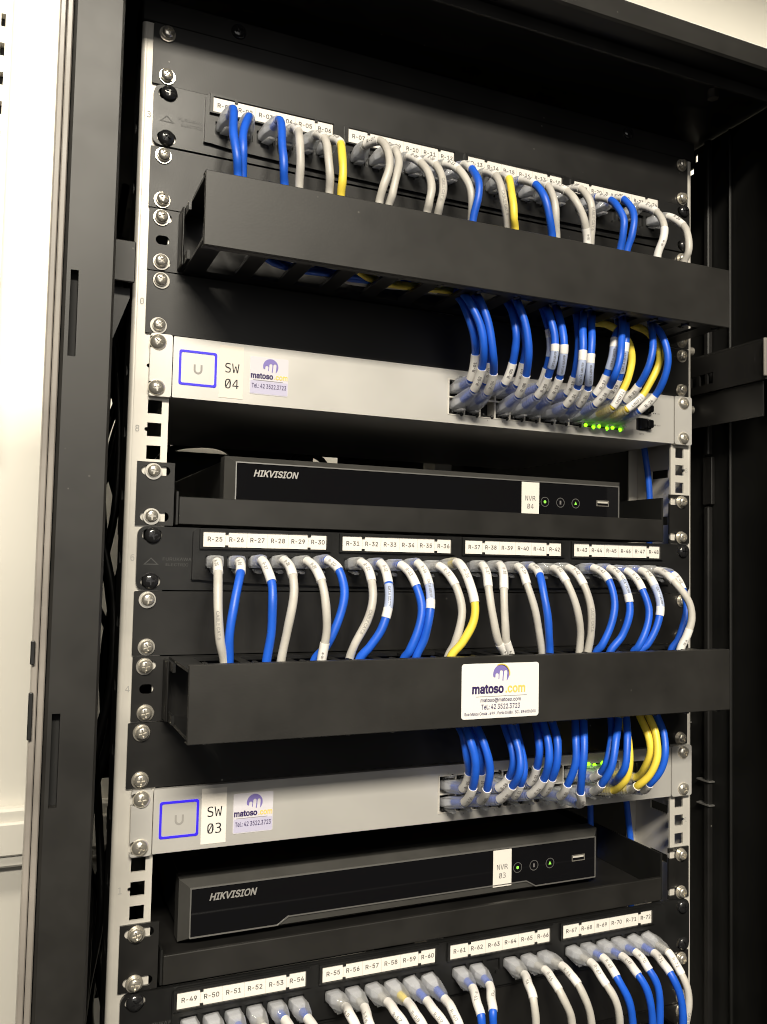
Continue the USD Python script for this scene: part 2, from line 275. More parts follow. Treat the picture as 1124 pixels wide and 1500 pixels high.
rack.part('brace_end', bx(0.4955, 0.5012, -0.0685, -0.0662, -0.2120, -0.1790, 0.0006), 'edge_grey', rbp)
rack.part('brace_web', bx(0.502, 0.5035, -0.06, 0.045, -0.245, -0.2145), 'black_powder', rbp)
for z, y in ((-0.172, 0.021), (-0.228, 0.021)):
    s_ = trimesh.creation.cylinder(0.0042, 0.008, sections=14); s_.apply_transform(trimesh.transformations.rotation_matrix(math.pi / 2, (0, 1, 0))); s_.apply_translation((0.4945, y, z))
    rack.part('bolt', s_, 'nickel', rbp, smooth=35)
# ---------------------------------------------------------------- blank panels
SC = (0.00635, 0.0381)
def ears(r, poly, w=0.010, h=0.0068, dx=0.0):
    for x in (0.0, XR):
        for dz in SC: poly = poly.difference(obround(x + dx, -U * r - dz, w, h))
    return poly
def four(T, r, y, kind, dx=0.0, right=True):
    for x in ((0.0, XR) if right else (0.0,)):
        for dz in SC: screw(T, x + dx, -U * r - dz, y, kind)
for r, where in ((0, 'above the top patch panel, the highest in the rack'), (2, 'between the top patch panel and the upper cable organiser'), (4, 'between the upper cable organiser and the silver switch below it'),
                 (9, 'between the middle patch panel and the cable organiser with the card'), (11, 'between the cable organiser with the card and the lower silver switch'), (16, 'under the lowest patch panel at the bottom edge')):
    dx = random.uniform(-0.0015, 0.0005)
    T = Thing('blank_panel', 'black steel blank panel ' + where, 'blank panel', (0.2325, 0, -U * (r + 1)), 'black blank panels in the rack')
    p = T.part('face_plate', plate(ears(r, rrect(-0.0087 + dx, 0.4737 + dx, -U * (r + 1) + 0.0004, -U * r - 0.0004, 0.0008)), -0.0017, 0.0), 'black_powder')
    T.part('folded_edge', [bx(0.0162, 0.4488, 0.0001, 0.012, -U * r - 0.0019, -U * r - 0.0005), bx(0.0162, 0.4488, 0.0001, 0.012, -U * (r + 1) + 0.0005, -U * (r + 1) + 0.0019)], 'black_powder')
    four(T, r, -0.0017, 'pan', dx * 0.3)
# ---------------------------------------------------------------- patch panels
def portx(n, sh): return 0.0435 + 0.0152 * ((n - 1) % 6) + 0.1035 * ((n - 1) // 6) + sh
PZ = -0.0243
def patch_panel(r, first, sh, where):
    z0 = -U * r
    T = Thing('patch_panel', 'black 24 port patch panel with white label strips, ' + where, 'patch panel', (0.2325, 0, z0 - U), 'black patch panels with white label strips')
    ear = rrect(-0.0087, 0.4737, z0 - U + 0.0005, z0 - 0.0005, 0.006)
    T.part('face_plate', plate(ears(r, ear, 0.0135, 0.0085, 0.001), -0.0030, 0.0), 'black_plastic')
    body = rrect(0.0285 + sh * .5, 0.4485 + sh * .5, z0 - 0.0405, z0 - 0.0008, 0.004)
    bottom = Polygon([(0.028, z0 - 0.036)] + [(0.028 + 0.42 * t, z0 - 0.036 - 0.005 * math.sin(math.pi * t) ** 0.5) for t in np.linspace(0, 1, 25)] + [(0.448, z0 - 0.036)])
    body = body.intersection(sbox(-1, z0 - 0.0365, 1, 1)).union(affinity.translate(bottom, sh * .5, 0)).buffer(0)
    holes = [rrect(portx(n, sh) - 0.0062, portx(n, sh) + 0.0062, z0 + PZ - 0.0052, z0 + PZ + 0.0046, 0.0006) for n in range(1, 25)] + [sbox(portx(n, sh) - 0.003, z0 + PZ - 0.0075, portx(n, sh) + 0.003, z0 + PZ - 0.005) for n in range(1, 25)]
    T.part('port_body', plate(body.difference(shapely.union_all(holes)), -0.0058, -0.0031), 'black_plastic')
    for n in range(1, 25):
        x = portx(n, sh); T.part('port', bx(x - 0.0066, x + 0.0066, 0.006, 0.007, z0 + PZ - 0.008, z0 + PZ + 0.005), 'hole_black')
    for g in range(4):
        xa = 0.0350 + 0.1034 * g + sh; xb = xa + 0.0912
        frame = sbox(xa - 0.0022, z0 - 0.0150, xb + 0.0032, z0 - 0.0010).difference(sbox(xa, z0 - 0.0139, xb, z0 - 0.0027))
        h = T.part('label_holder', plate(frame, -0.0080, -0.00585), 'black_plastic')
        dz = random.uniform(-0.0002, 0.0002)
        T.part('label_strip', bx(xa + 0.0003, xb - 0.0003, -0.0068, -0.0060, z0 - 0.0137 + dz, z0 - 0.0029 + dz), 'white_label', h)
        for i in range(6):
            n = g * 6 + i + 1; x = portx(n, sh)
            T.part('port_number', sheet(place(lettering(f'R-{first + n - 1:02d}', 0.0031, 'sans', 1), x, z0 - 0.0098 + dz, 'c'), -0.00695), 'ink_label', h)
            if i: T.part('label_edge', sheet(sbox(x - 0.0077, z0 - 0.0136, x - 0.00755, z0 - 0.003), -0.0069), 'ink_mid', h)
        for i in (0, 4):
            x = portx(g * 6 + i + 1, sh) + 0.0082
            T.part('holder_tab', [bx(x - 0.0011, x + 0.0011, -0.0079, -0.0070, z0 - 0.0044, z0 - 0.0026), bx(x - 0.0011, x + 0.0011, -0.0079, -0.0070, z0 - 0.0140, z0 - 0.0122)], 'black_plastic', h)
    tri = Polygon([(-0.0045, z0 - 0.0268), (0.0008, z0 - 0.0218), (0.0061, z0 - 0.0268)]); tri = tri.difference(tri.buffer(-0.0007))
    T.part('maker_mark', sheet(tri, -0.0032), 'ink_dark_grey', label='faint raised triangle mark')
    T.part('maker_name', sheet(shapely.union_all([place(lettering('FURUKAWA', 0.0022, 'sans', widen=1.15), 0.0083, z0 - 0.0238), place(lettering('ELECTRIC', 0.0020, 'sans', widen=1.15), 0.0105, z0 - 0.0275)]), -0.0032), 'ink_dark_grey')
    four(T, r, -0.0030, 'black', 0.0012)
patch_panel(1, 1, -0.003, 'topmost, ports R-01 to R-24')
patch_panel(8, 25, 0.0, 'in the middle, ports R-25 to R-48')
patch_panel(15, 49, -0.0075, 'lowest, ports R-49 to R-72')
# ---------------------------------------------------------------- printed cards
def emblem(cx, cz, r):
    """A disc with three long white strokes standing in it."""
    disc = Point(cx, cz).buffer(r, quad_segs=12)
    strokes = shapely.union_all([LineString([(cx + a * r, cz + b * r), (cx + (a - 0.12) * r, cz - 1.3 * r)]).buffer(0.20 * r, quad_segs=4) for a, b in ((-0.50, -0.10), (0.02, 0.20), (0.55, 0.20))])
    lil = disc.difference(strokes).difference(Polygon([(cx - 2 * r, cz + 0.1 * r), (cx + 0.72 * r, cz - 0.9 * r), (cx + 0.5 * r, cz - 2 * r), (cx - 2 * r, cz - 2 * r)])).buffer(0)
    rim = Point(cx, cz).buffer(1.12 * r).difference(Point(cx - 0.08 * r, cz - 0.12 * r).buffer(1.06 * r)).intersection(sbox(cx - r * 0.5, cz - 0.2 * r, cx + 2 * r, cz + 2 * r))
    return lil, rim
def card(T, x0, x1, z0, z1, y, full):
    w, h = x1 - x0, z1 - z0; cx = (x0 + x1) / 2
    p = T.part('card_sticker', plate(rrect(x0, x1, z0, z1, w * 0.035), y - 0.0003, y - 0.00002), 'white_sticker' if full else 'lilac_sticker')
    ys = y - 0.0005
    if full:
        lil, rim = emblem(cx + 0.0, z0 + h * 0.80, w * 0.105)
        T.part('emblem', sheet(lil, ys), 'ink_lilac', p); T.part('emblem_rim', sheet(rim, ys), 'ink_yellow', p)
        T.part('lettering', sheet(place(lettering('matoso', 0.0058, 'sans', 3, widen=0.93), x0 + w * 0.535, z0 + h * 0.46, 'r'), ys), 'ink_purple', p)
        T.part('lettering', sheet(place(lettering('.com', 0.0058, 'sans', 2, widen=0.93), x0 + w * 0.55, z0 + h * 0.46), ys), 'ink_yellow', p)
        T.part('rule', sheet(sbox(x0 + w * 0.18, z0 + h * 0.395, x0 + w * 0.84, z0 + h * 0.402), ys), 'ink_grey', p)
        for t, hh, zz in (('matoso@matoso.com', 0.0025, 0.30), ('Tel.: 42 3522.3723', 0.0034, 0.165), ('Rua Matos Costa . 699 . Porto União . SC . 89400.000', 0.00195, 0.065)):
            s_ = lettering(t, hh, 'sans', 1); k = {0.30: 0.52, 0.165: 0.50, 0.065: 0.92}[zz] * w / (s_.bounds[2] - s_.bounds[0])
            T.part('lettering', sheet(place(affinity.scale(s_, k, 1, origin=(0, 0)), cx - 0.0, z0 + h * zz, 'c'), ys), 'ink_purple', p)
    else:
        T.part('card_foot', sheet(sbox(x0 + .0004, z0 + .0006, x1 - .0004, z0 + h * 0.36), y - 0.0004), 'ink_foot', p)
        lil, rim = emblem(cx + w * 0.03, z0 + h * 0.76, w * 0.20)
        T.part('emblem', sheet(lil, ys), 'ink_lilac', p)
        T.part('lettering', sheet(place(lettering('matoso', 0.0037, 'sans', 3, widen=0.95), x0 + w * 0.60, z0 + h * 0.43, 'r'), ys), 'ink_purple', p)
        T.part('lettering', sheet(place(lettering('.com', 0.0037, 'sans', 2, widen=0.9), x0 + w * 0.62, z0 + h * 0.43), ys), 'ink_yellow', p)
        T.part('rule', sheet(sbox(x0 + w * 0.08, z0 + h * 0.37, x0 + w * 0.86, z0 + h * 0.38), ys), 'ink_grey', p)
        s_ = lettering('Tel.: 42 3522.3723', 0.0031, 'sans', 1); k = 0.9 * w / (s_.bounds[2] - s_.bounds[0])
        T.part('lettering', sheet(place(affinity.scale(s_, k, 1, origin=(0, 0)), cx, z0 + h * 0.17, 'c'), ys), 'ink_purple', p)
plain('ink_foot', (0.54, 0.52, 0.68), 0.3)
# ---------------------------------------------------------------- cable organisers
def organiser(r, label, tilt, with_card=False):
    cz = -U * r - U / 2
    T = Thing('cable_organizer', label, 'cable organiser', (0.2325, 0, -U * (r + 1)), 'black cable organisers with a front cover')
    ear = rrect(-0.0087, 0.4737, -U * (r + 1) + 0.0004, -U * r - 0.0004, 0.0008)
    ear = ears(r, ear, 0.012, 0.0066, 0.001)
    for x in (0.001, XR - 0.001): ear = ear.difference(obround(x, cz, 0.0095, 0.0065))
    T.part('back_plate', plate(ear, -0.0018, 0.0), 'black_powder')
    for s_ in (1, -1):
        zz = cz + s_ * 0.0205
        poly = sbox(0.0155, -0.0725, 0.4485, -0.0022)
        for x in np.arange(0.0295, 0.43, 0.0318): poly = poly.difference(sbox(x, -0.0600, x + (0.0200 if s_ < 0 else 0.0250), -0.0140))
        e = trimesh.creation.extrude_polygon(poly, 0.0022, engine='earcut'); e.apply_translation((0, 0, zz - 0.0011))
        T.part('slotted_shelf', e, 'black_plastic')
        for x in np.arange(0.0295, 0.46, 0.0318):
            T.part('finger', bx(x - 0.0045, x - 0.0015, -0.0725, -0.0650, zz - 0.0045, zz + 0.0045, 0.0006), 'black_plastic')
    T.part('side_bend', bx(0.0115, 0.0135, -0.0170, -0.0019, cz - 0.0205, cz + 0.0205, 0.0008), 'black_powder')
    for q in (-0.0200, 0.0140): T.part('side_rib', bx(0.0135, 0.0153, -0.030, -0.0020, cz + q, cz + q + 0.006), 'black_plastic')
    a, b = tilt
    cv = [bx(0.0152, 0.4478, -0.0765, -0.0745, cz - 0.0241, cz + 0.0241, 0.0005), bx(0.0152, 0.4478, -0.0744, -0.0690, cz + 0.0228, cz + 0.0240, 0.0003), bx(0.0152, 0.4478, -0.0744, -0.0690, cz - 0.0240, cz - 0.0228, 0.0003)]
    M_ = trimesh.transformations.rotation_matrix(-b, (0, 1, 0), (0.2315, -0.0755, cz)); M_[2, 3] += a
    for c_ in cv: c_.apply_transform(M_)
    T.part('front_cover', cv, 'cover_plastic')
    four(T, r, -0.0018, 'pan')
    return T, cz
organiser(3, 'black slotted cable organiser with a plain flat cover under the top patch panel', (-0.0004, 0.0050))
oT, ocz = organiser(10, 'black slotted cable organiser with a white contact card stuck on its cover', (0.0006, 0.0016))
card(oT, 0.2030, 0.2660, -0.4850, -0.4468, -0.0765, True)
organiser(17, 'black cable organiser at the bottom edge below the lowest patch panel', (0, 0))
# ---------------------------------------------------------------- network switches
SWX = [0.2343, 0.2484, 0.2625, 0.2766, 0.2907, 0.3048, 0.3205, 0.3346, 0.3487, 0.3628, 0.3769, 0.3910]
SWZ = {'t': -0.0160, 'b': -0.0293}
def switch(r, number, dx, label, leds, warm):
    z0 = -U * r
    T = Thing('network_switch', label, 'network switch', (0.2325, 0, z0 - U), 'silver network switches')
    x0, x1 = 0.0108 + dx, 0.4545 + dx
    face = rrect(x0, x1, z0 - 0.0436, z0 - 0.0007, 0.0006)
    px0, px1 = SWX[0] + dx - 0.0080, SWX[-1] + dx + 0.0080
    face = face.difference(sbox(px0, z0 - 0.0370, px1, z0 - 0.0083))
    sfp = [rrect(0.4125 + dx, 0.4262 + dx, z0 - 0.0205, z0 - 0.0105, 0.0008), rrect(0.4125 + dx, 0.4262 + dx, z0 - 0.0345, z0 - 0.0235, 0.0008)]
    face = face.difference(shapely.union_all(sfp))
    T.part('front_panel', plate(face, -0.0040, -0.0020), 'brushed')
    T.part('case', bx(x0 + 0.0006, x1 - 0.0006, 0.010, 0.26, z0 - 0.0434, z0 - 0.0009), 'brushed')
    T.part('case_edge', [bx(x0 + 0.0004, x1 - 0.0004, -0.0019, 0.0099, z0 - 0.0435, z0 - 0.0425), bx(x0 + 0.0004, x1 - 0.0004, -0.0019, 0.0099, z0 - 0.0018, z0 - 0.0008)], 'brushed')
    for xa, xb, xs in ((-0.0050 + dx * .6, 0.0100 + dx, 0.0), (x1 + 0.0008, 0.4747, XR)):
        ear = rrect(xa, xb, z0 - 0.0440, z0 - 0.0003, 0.0018)
        for dz in SC: ear = ear.difference(obround(xs - (0.0016 if xs == 0 else -0.0005), z0 - dz, 0.0128, 0.0085))
        p = T.part('mounting_ear', plate(ear, -0.0048, -0.0008), 'brushed')
        for dz in SC:
            s_ = toy(screw_mesh('truss'), (xs + 0.0002, -0.0040, z0 - dz)); T.part('screw', s_, 'nickel', p, smooth=35)
    T.part('port_recess', bx(px0, px1, 0.0085, 0.0098, z0 - 0.0370, z0 - 0.0083), 'hole_black')
    rim = sbox(px0 - 0.0001, z0 - 0.03705, px1 + 0.0001, z0 - 0.00825).difference(sbox(px0 + 0.0008, z0 - 0.0364, px1 - 0.0008, z0 - 0.0089))
    T.part('port_frame', plate(rim, -0.0046, 0.008), 'zinc')
    mid = z0 + (SWZ['t'] + SWZ['b']) / 2
    T.part('port_divider', [bx(px0 + 0.001, px1 - 0.001, -0.0040, 0.008, mid - 0.0006, mid + 0.0006)], 'zinc')
    for i in range(11):
        x = (SWX[i] + SWX[i + 1]) / 2 + dx; T.part('port_divider', [bx(x - 0.0006, x + 0.0006, -0.0039, 0.0079, z0 - 0.0363, mid - .0007), bx(x - 0.0006, x + 0.0006, -0.0039, 0.0079, mid + .0007, z0 - 0.0090)], 'zinc')
    for i in range(12):
        for k in 'tb':
            zz = z0 + SWZ[k]; sg = -1 if k == 'b' else 1
            T.part('port', bx(SWX[i] + dx - 0.0050, SWX[i] + dx + 0.0050, -0.0010, 0.0060, zz - sg * -0.0058 - 0.0006, zz + sg * 0.0058 + 0.0006), 'hole_black')
            for q in (-1, 1):
                on = (k, i) in leds
                bulb = trimesh.creation.icosphere(1, 0.0017); bulb.apply_scale((1.0 if on or q > 0 else 0.8, 0.8, 1.0)); bulb.apply_translation((SWX[i] + dx + q * 0.0040, -0.0040, zz + sg * (0.0060 + 0.0006 * q)))
                T.part('port_light', bulb, 'led_green' if on else 'black_plastic', label='lit green port light' if on else None)
        T.part('port_number', sheet(place(lettering(str(2 * i + 2), 0.0013, 'sans'), SWX[i] + dx, z0 - 0.0394, 'c'), -0.00412), 'ink_grey')
        T.part('port_number', sheet(place(lettering(str(2 * i + 1), 0.0013, 'sans'), SWX[i] + dx, z0 - 0.0075, 'c'), -0.00412), 'ink_grey')
    for (za, zb) in ((-0.0205, -0.0105), (-0.0345, -0.0235)):
        T.part('module_cage', [bx(0.4129 + dx, 0.4258 + dx, -0.0055, 0.008, z0 + za + .0004, z0 + zb - .0004, 0.0006), bx(0.4215 + dx, 0.4275 + dx, -0.0105, -0.0056, z0 + za + .002, z0 + zb - .002, 0.001), bx(0.4148 + dx, 0.4268 + dx, -0.0075, -0.0056, z0 + za + .001, z0 + zb - .001, 0.0006)], 'gloss_black')
    T.part('port_number', sheet(place(lettering('SFP1', 0.0016, 'sans'), 0.4185 + dx, z0 - 0.0385, 'c'), -0.00412), 'ink_grey')
    for x, z, s_ in ((0.4315, -0.0185, 0.0005), (0.4335, -0.0183, 0.0006), (0.4332, -0.0288, 0.0008)): T.part('status_dot', sheet(Point(x + dx, z0 + z).buffer(s_), -0.00412), 'ink_black')
    for t, z in (('LINK', -0.0189), ('RESET', -0.0293)): T.part('lettering', sheet(place(lettering(t, 0.0010, 'sans'), 0.4352 + dx, z0 + z), -0.00412), 'ink_grey')
    o = rrect(0.0148 + dx, 0.0414 + dx, z0 - 0.0342, z0 - 0.0094, 0.0016)
    T.part('light_ring', plate(o.difference(rrect(0.0164 + dx, 0.0398 + dx, z0 - 0.0326, z0 - 0.0110, 0.0012)), -0.0044, -0.00402), 'led_blue')
    u = LineString([(0.0258 + dx, z0 - 0.0190), (0.0258 + dx, z0 - 0.0228)] + [(0.0282 + dx - 0.0024 * math.cos(a), z0 - 0.0228 - 0.0024 * math.sin(a)) for a in np.linspace(0.1, 3.04, 9)] + [(0.0306 + dx, z0 - 0.0228), (0.0306 + dx, z0 - 0.0190)]).buffer(0.0007, cap_style=2)
    T.part('emblem', sheet(u, -0.00412), 'ink_mid')
    lp = T.part('name_label', bx(0.0432 + dx, 0.0606 + dx, -0.0043, -0.00403, z0 - 0.0406, z0 - 0.0030), 'beige_label' if warm else 'white_label')
    T.part('lettering', sheet(place(lettering('SW', 0.0066, 'mono'), 0.0524 + dx, z0 - 0.0222, 'c'), -0.00446), 'ink_black', lp)
    zero = lettering('O4' if number == 4 else 'O3', 0.0066, 'mono'); zz = place(zero, 0.0524 + dx, z0 - 0.0336, 'c')
    b = zz.bounds; sl_ = LineString([(b[0] + 0.0006, b[1] + 0.0008), (b[0] + 0.0036, b[3] - 0.0006)]).buffer(0.00035)
    T.part('lettering', sheet(zz.union(sl_), -0.00446), 'ink_black', lp)
    card(T, 0.0655 + dx, 0.0941 + dx, z0 - 0.0358, z0 - 0.0084, -0.0040, False)
switch(5, 4, 0.0, 'silver network switch labelled SW 04, upper of the two switches', {('b', 9), ('b', 10), ('b', 11)}, True)
switch(12, 3, -0.0025, 'silver network switch labelled SW 03, lower of the two switches', {('t', 6), ('t', 9), ('t', 10)}, False)
# ---------------------------------------------------------------- shelves and video recorders
def shelf(r, label):
    z0 = -U * r
    T = Thing('rack_shelf', label, 'shelf', (0.2325, 0, z0 - U), 'black rack shelves under the recorders')
    for xa, xb, xs in ((-0.0105, 0.0150, 0.0), (0.4520, 0.4745, XR)):
        ear = sbox(xa, z0 - U + 0.0004, xb, z0 - 0.0004)
        for dz in SC: ear = ear.difference(obround(xs + (0.0022 if xs == 0 else -0.004), z0 - dz, 0.0195, 0.0066))
        p = T.part('mounting_ear', plate(ear, -0.0017, 0.0), 'black_powder')
        for dz in SC: screw(T, xs, z0 - dz, -0.0017, 'pan')
    T.part('side_wall', bx(0.0168, 0.0182, -0.0015, 0.36, z0 - 0.0430, z0 - 0.020), 'shaded_black'); T.part('side_wall', bx(0.4432, 0.4450, -0.0015, 0.36, z0 - 0.0430, z0 - 0.004), 'shaded_black')  # side walls coloured darker so they look shaded beside the recorder
    T.part('front_lip', bx(0.0185, 0.4429, -0.0030, 0.0005, z0 - 0.0428, z0 - 0.0236, 0.0004), 'frame_powder')
    T.part('tray', bx(0.0184, 0.4430, 0.0006, 0.36, z0 - 0.0362, z0 - 0.0350), 'black_powder')
def recorder(r, number, x0, label):
    z0 = -U * r; W = 0.3555; y = 0.030; zt, zb = z0 + 0.0072, z0 - 0.0284; x1 = x0 + W
    T = Thing('video_recorder', label, 'video recorder', (x0 + W / 2, y, zb - 0.006), 'black video recorders with lit buttons')
    c = 0.0068
    bez = m3.Manifold.hull_points([(x0, y, zb), (x1, y, zb), (x0, y, zt), (x1, y, zt)] + [(x, yy, z) for yy in (y + c, y + 0.020) for x in (x0 - c, x1 + c) for z in (zb - 0.004, zt + 0.0045)])
    T.part('bezel', bez, 'grey_bezel')
    T.part('case', bx(x0 - 0.004, x1 + 0.004, y + 0.0205, y + 0.29, zb - 0.002, zt + 0.003, 0.001), 'black_powder')
    up = 0.0052
    out = Polygon([(x0, zb), (x0 + 0.066, zb), (x0 + 0.0745, zb + up), (x1 - 0.0715, zb + up), (x1 - 0.062, zb), (x1, zb), (x1, zt), (x0, zt)]).buffer(-0.001).buffer(0.001)
    low = sbox(x0 + 0.067, zb, x1 - 0.063, zb + up)
    T.part('trim', plate(out.difference(out.buffer(-0.0009)), y - 0.0014, y - 0.0001), 'trim_silver')
    T.part('front_panel', plate(out.buffer(-0.00095), y - 0.0010, y - 0.0001), 'gloss_black')
    brand = place(lettering('HIKVISION', 0.0048, 'sans', 2, italic=0.25, widen=0.98), x0 + 0.0135, zt - 0.0105)
    k = 0.0355 / (brand.bounds[2] - brand.bounds[0]); brand = affinity.scale(brand, k, 1, origin=(x0 + 0.0135, 0))
    T.part('lettering', sheet(brand, y - 0.00115), 'brand_silver')
    lx = x0 + 0.2515
    lp = T.part('name_label', bx(lx, lx + 0.0178, y - 0.0013, y - 0.00102, zb + up - 0.0010 if number == 3 else zb + 0.003, zt - 0.0014), 'white_label')
    T.part('lettering', sheet(place(lettering('NVR', 0.0042, 'mono', widen=1.05), lx + 0.0089, zt - 0.0175, 'c'), y - 0.00142), 'ink_grey', lp)
    zz = place(lettering('O%d' % number, 0.0042, 'mono', widen=1.05), lx + 0.0089, zt - 0.0245, 'c'); b = zz.bounds
    T.part('lettering', sheet(zz.union(LineString([(b[0] + 0.0004, b[1] + 0.0005), (b[0] + 0.0023, b[3] - 0.0004)]).buffer(0.00025)), y - 0.00142), 'ink_grey', lp)
    for i, ch in enumerate(('dot', 'bar', 'tri')):
        bxx, bz = x0 + 0.2755 + 0.0162 * i, zt - 0.0178
        p = T.part('button', sheet(Point(bxx, bz).buffer(0.0043, quad_segs=8).difference(Point(bxx, bz).buffer(0.0038, quad_segs=8)), y - 0.00116), 'trim_silver')
        if ch == 'bar': T.part('symbol', sheet(sbox(bxx - 0.0008, bz - 0.0016, bxx + 0.0008, bz + 0.0016), y - 0.00116), 'ink_grey', p)
        else: T.part('symbol', sheet(Polygon([(bxx - 0.0014, bz - 0.0011), (bxx + 0.0014, bz - 0.0011), (bxx, bz + 0.0016)]) if ch == 'tri' else Point(bxx, bz).buffer(0.0013), y - 0.00116), 'led_green_soft', p, label='lit green symbol')
    ux, uz = x0 + 0.3305, zt - 0.0165
    T.part('usb_socket', plate(sbox(ux, uz - 0.0026, ux + 0.0135, uz + 0.0026).difference(sbox(ux + 0.0006, uz - 0.0020, ux + 0.0129, uz + 0.0020)), y - 0.0016, y - 0.00102), 'nickel')
    T.part('usb_tongue', bx(ux + 0.0012, ux + 0.0123, y - 0.0013, y - 0.00102, uz + 0.0002, uz + 0.0017), 'zinc')
shelf(7, 'black rack shelf with slotted ears above the middle patch panel')
shelf(14, 'black rack shelf with slotted ears above the lowest patch panel')
recorder(7, 4, 0.0650, 'black video recorder labelled NVR 04 under the upper switch')
recorder(14, 3, 0.0415, 'black video recorder labelled NVR 03 under the lower switch')
# ---------------------------------------------------------------- cables
def curve(P, per=9):
    """Centripetal Catmull-Rom through P: the samples, and the sample index of each given point."""
    P = np.array(P, float); Q = np.vstack([2 * P[0] - P[1], P, 2 * P[-1] - P[-2]]); out, at = [], []
    for i in range(1, len(Q) - 2):
        p0, p1, p2, p3 = Q[i - 1:i + 3]; t = [0.0]
        for a, b in ((p0, p1), (p1, p2), (p2, p3)): t.append(t[-1] + max(np.linalg.norm(b - a), 1e-6) ** 0.5)
        at.append(len(out))
        for u in np.linspace(t[1], t[2], per, endpoint=False):
            A1 = (t[1] - u) / (t[1] - t[0]) * p0 + (u - t[0]) / (t[1] - t[0]) * p1; A2 = (t[2] - u) / (t[2] - t[1]) * p1 + (u - t[1]) / (t[2] - t[1]) * p2; A3 = (t[3] - u) / (t[3] - t[2]) * p2 + (u - t[2]) / (t[3] - t[2]) * p3
            B1 = (t[2] - u) / (t[2] - t[0]) * A1 + (u - t[0]) / (t[2] - t[0]) * A2; B2 = (t[3] - u) / (t[3] - t[1]) * A2 + (u - t[1]) / (t[3] - t[1]) * A3
            out.append((t[2] - u) / (t[2] - t[1]) * B1 + (u - t[1]) / (t[2] - t[1]) * B2)
    at.append(len(out)); out.append(P[-1]); return np.array(out), at
def frames(S):
    T = np.gradient(S, axis=0); T /= np.linalg.norm(T, axis=1)[:, None]
    n = np.cross(T[0], (0.3, 0.9, 0.1)); n /= np.linalg.norm(n); N = []
    for t in T: n = n - t * n.dot(t); n /= np.linalg.norm(n); N.append(n)
    N = np.array(N); return T, N, np.cross(T, N)
def tube(S, r, sides=12, cap=True):
    T, N, B = frames(S); r = np.broadcast_to(r, len(S)); a = np.linspace(0, 2 * np.pi, sides, endpoint=False)
    V = (S[:, None] + r[:, None, None] * (np.cos(a)[None, :, None] * N[:, None] + np.sin(a)[None, :, None] * B[:, None])).reshape(-1, 3); F = []
    for i in range(len(S) - 1):
        for j in range(sides):
            a0, a1 = i * sides + j, i * sides + (j + 1) % sides; F += [(a0, a1, a0 + sides), (a1, a1 + sides, a0 + sides)]
    if cap:
        V = np.vstack([V, S[0], S[-1]]); n = len(V)
        for j in range(sides): F += [(n - 2, (j + 1) % sides, j), (n - 1, (len(S) - 1) * sides + j, (len(S) - 1) * sides + (j + 1) % sides)]
    return trimesh.Trimesh(V, np.array(F), process=False)
def plug(T, P, E, colour, up, short=False):
    """Clear plug with a ribbed boot from the port P to the cable's start E; up = -1: the latch hangs below."""
    P, E = np.array(P), np.array(E); d = E - P; L = np.linalg.norm(d); d /= L
    X = np.array((1.0, 0, 0)); X -= d * X.dot(d); X /= np.linalg.norm(X); Z = np.cross(X, d) * -1; Z = Z if Z[2] > 0 else -Z
    def world(q): q = np.asarray(q, float); return P + q[:, :1] * X + q[:, 1:2] * Z + q[:, 2:] * d
    rings, m = [], 20
    ss = [0.0, 0.0005, 0.006, 0.0065, 0.0085, 0.009] + list(np.linspace(0.010, L - 0.0004, 18)) + [L]
    for k, s_ in enumerate(ss):
        t = min(1, max(0, (s_ - 0.009) / (L - 0.009)))
        w = 0.0057 * (1 - t) + 0.0039 * t; h = 0.0042 * (1 - t ** 1.3) + 0.0038 * t ** 1.3; n = 7 * (1 - t) + 2 * t
        if 6 <= k < len(ss) - 2: g = 0.00034 * (1 if k % 2 else -1); w += g; h += g
        if k == 0: w -= 0.0004; h -= 0.0004
        if s_ < 0.0063: h -= 0.0005
        a = np.linspace(0, 2 * np.pi, m, endpoint=False) + np.pi / m; c, s2 = np.cos(a), np.sin(a); q = (np.abs(c) ** n + np.abs(s2) ** n) ** (-1 / n)
        rings.append(world(np.column_stack([w * q * c, h * q * s2, np.full(m, s_)])))
    V = np.vstack(rings + [[P], [E]]); F = []
    for i in range(len(ss) - 1):
        for j in range(m):
            a0, a1 = i * m + j, i * m + (j + 1) % m; F += [(a0, a1, a0 + m), (a1, a1 + m, a0 + m)]
    nv = len(V)
    for j in range(m): F += [(nv - 2, (j + 1) % m, j), (nv - 1, (len(ss) - 1) * m + j, (len(ss) - 1) * m + (j + 1) % m)]
    me = trimesh.Trimesh(V, np.array(F), process=False)
    if me.volume < 0: me.invert()
    p = T.part('plug', me, 'clear_plug', smooth=24)
    # latch: a lever springing from the nose, leaning away from the body
    lv = trimesh.convex.convex_hull(world([(x * w, up * (zz + th), s_) for x in (-1, 1) for w, zz, s_ in ((0.0030, 0.0043, 0.0005), (0.0026, 0.0068, 0.0105)) for th in (0, 0.0009)]))
    T.part('latch', lv, 'clear_clip', p)
    hook = trimesh.convex.convex_hull(world([(x * 0.0017, up * zz, s_) for x in (-1, 1) for zz, s_ in ((0.0069, 0.0100), (0.0085, 0.0122), (0.0077, 0.0128), (0.0060, 0.0104))]))
    T.part('latch', hook, 'clear_clip', p)
    # what shows inside: the cable's jacket and the pale wire block
    T.part('cable_end', tube(np.array([P + d * s_ for s_ in np.linspace(0.0128, L + 0.0006, 5)]), 0.0025, 10), colour, p, smooth=40)
    T.part('wire_block', trimesh.convex.convex_hull(world([(x * w, z * hh, s_) for x in (-1, 1) for z in (-1, 1) for w, hh, s_ in ((0.0044, 0.0024, 0.0008), (0.0042, 0.0024, 0.0070), (0.0019, 0.0019, 0.0126))])), 'pale_wire', p)
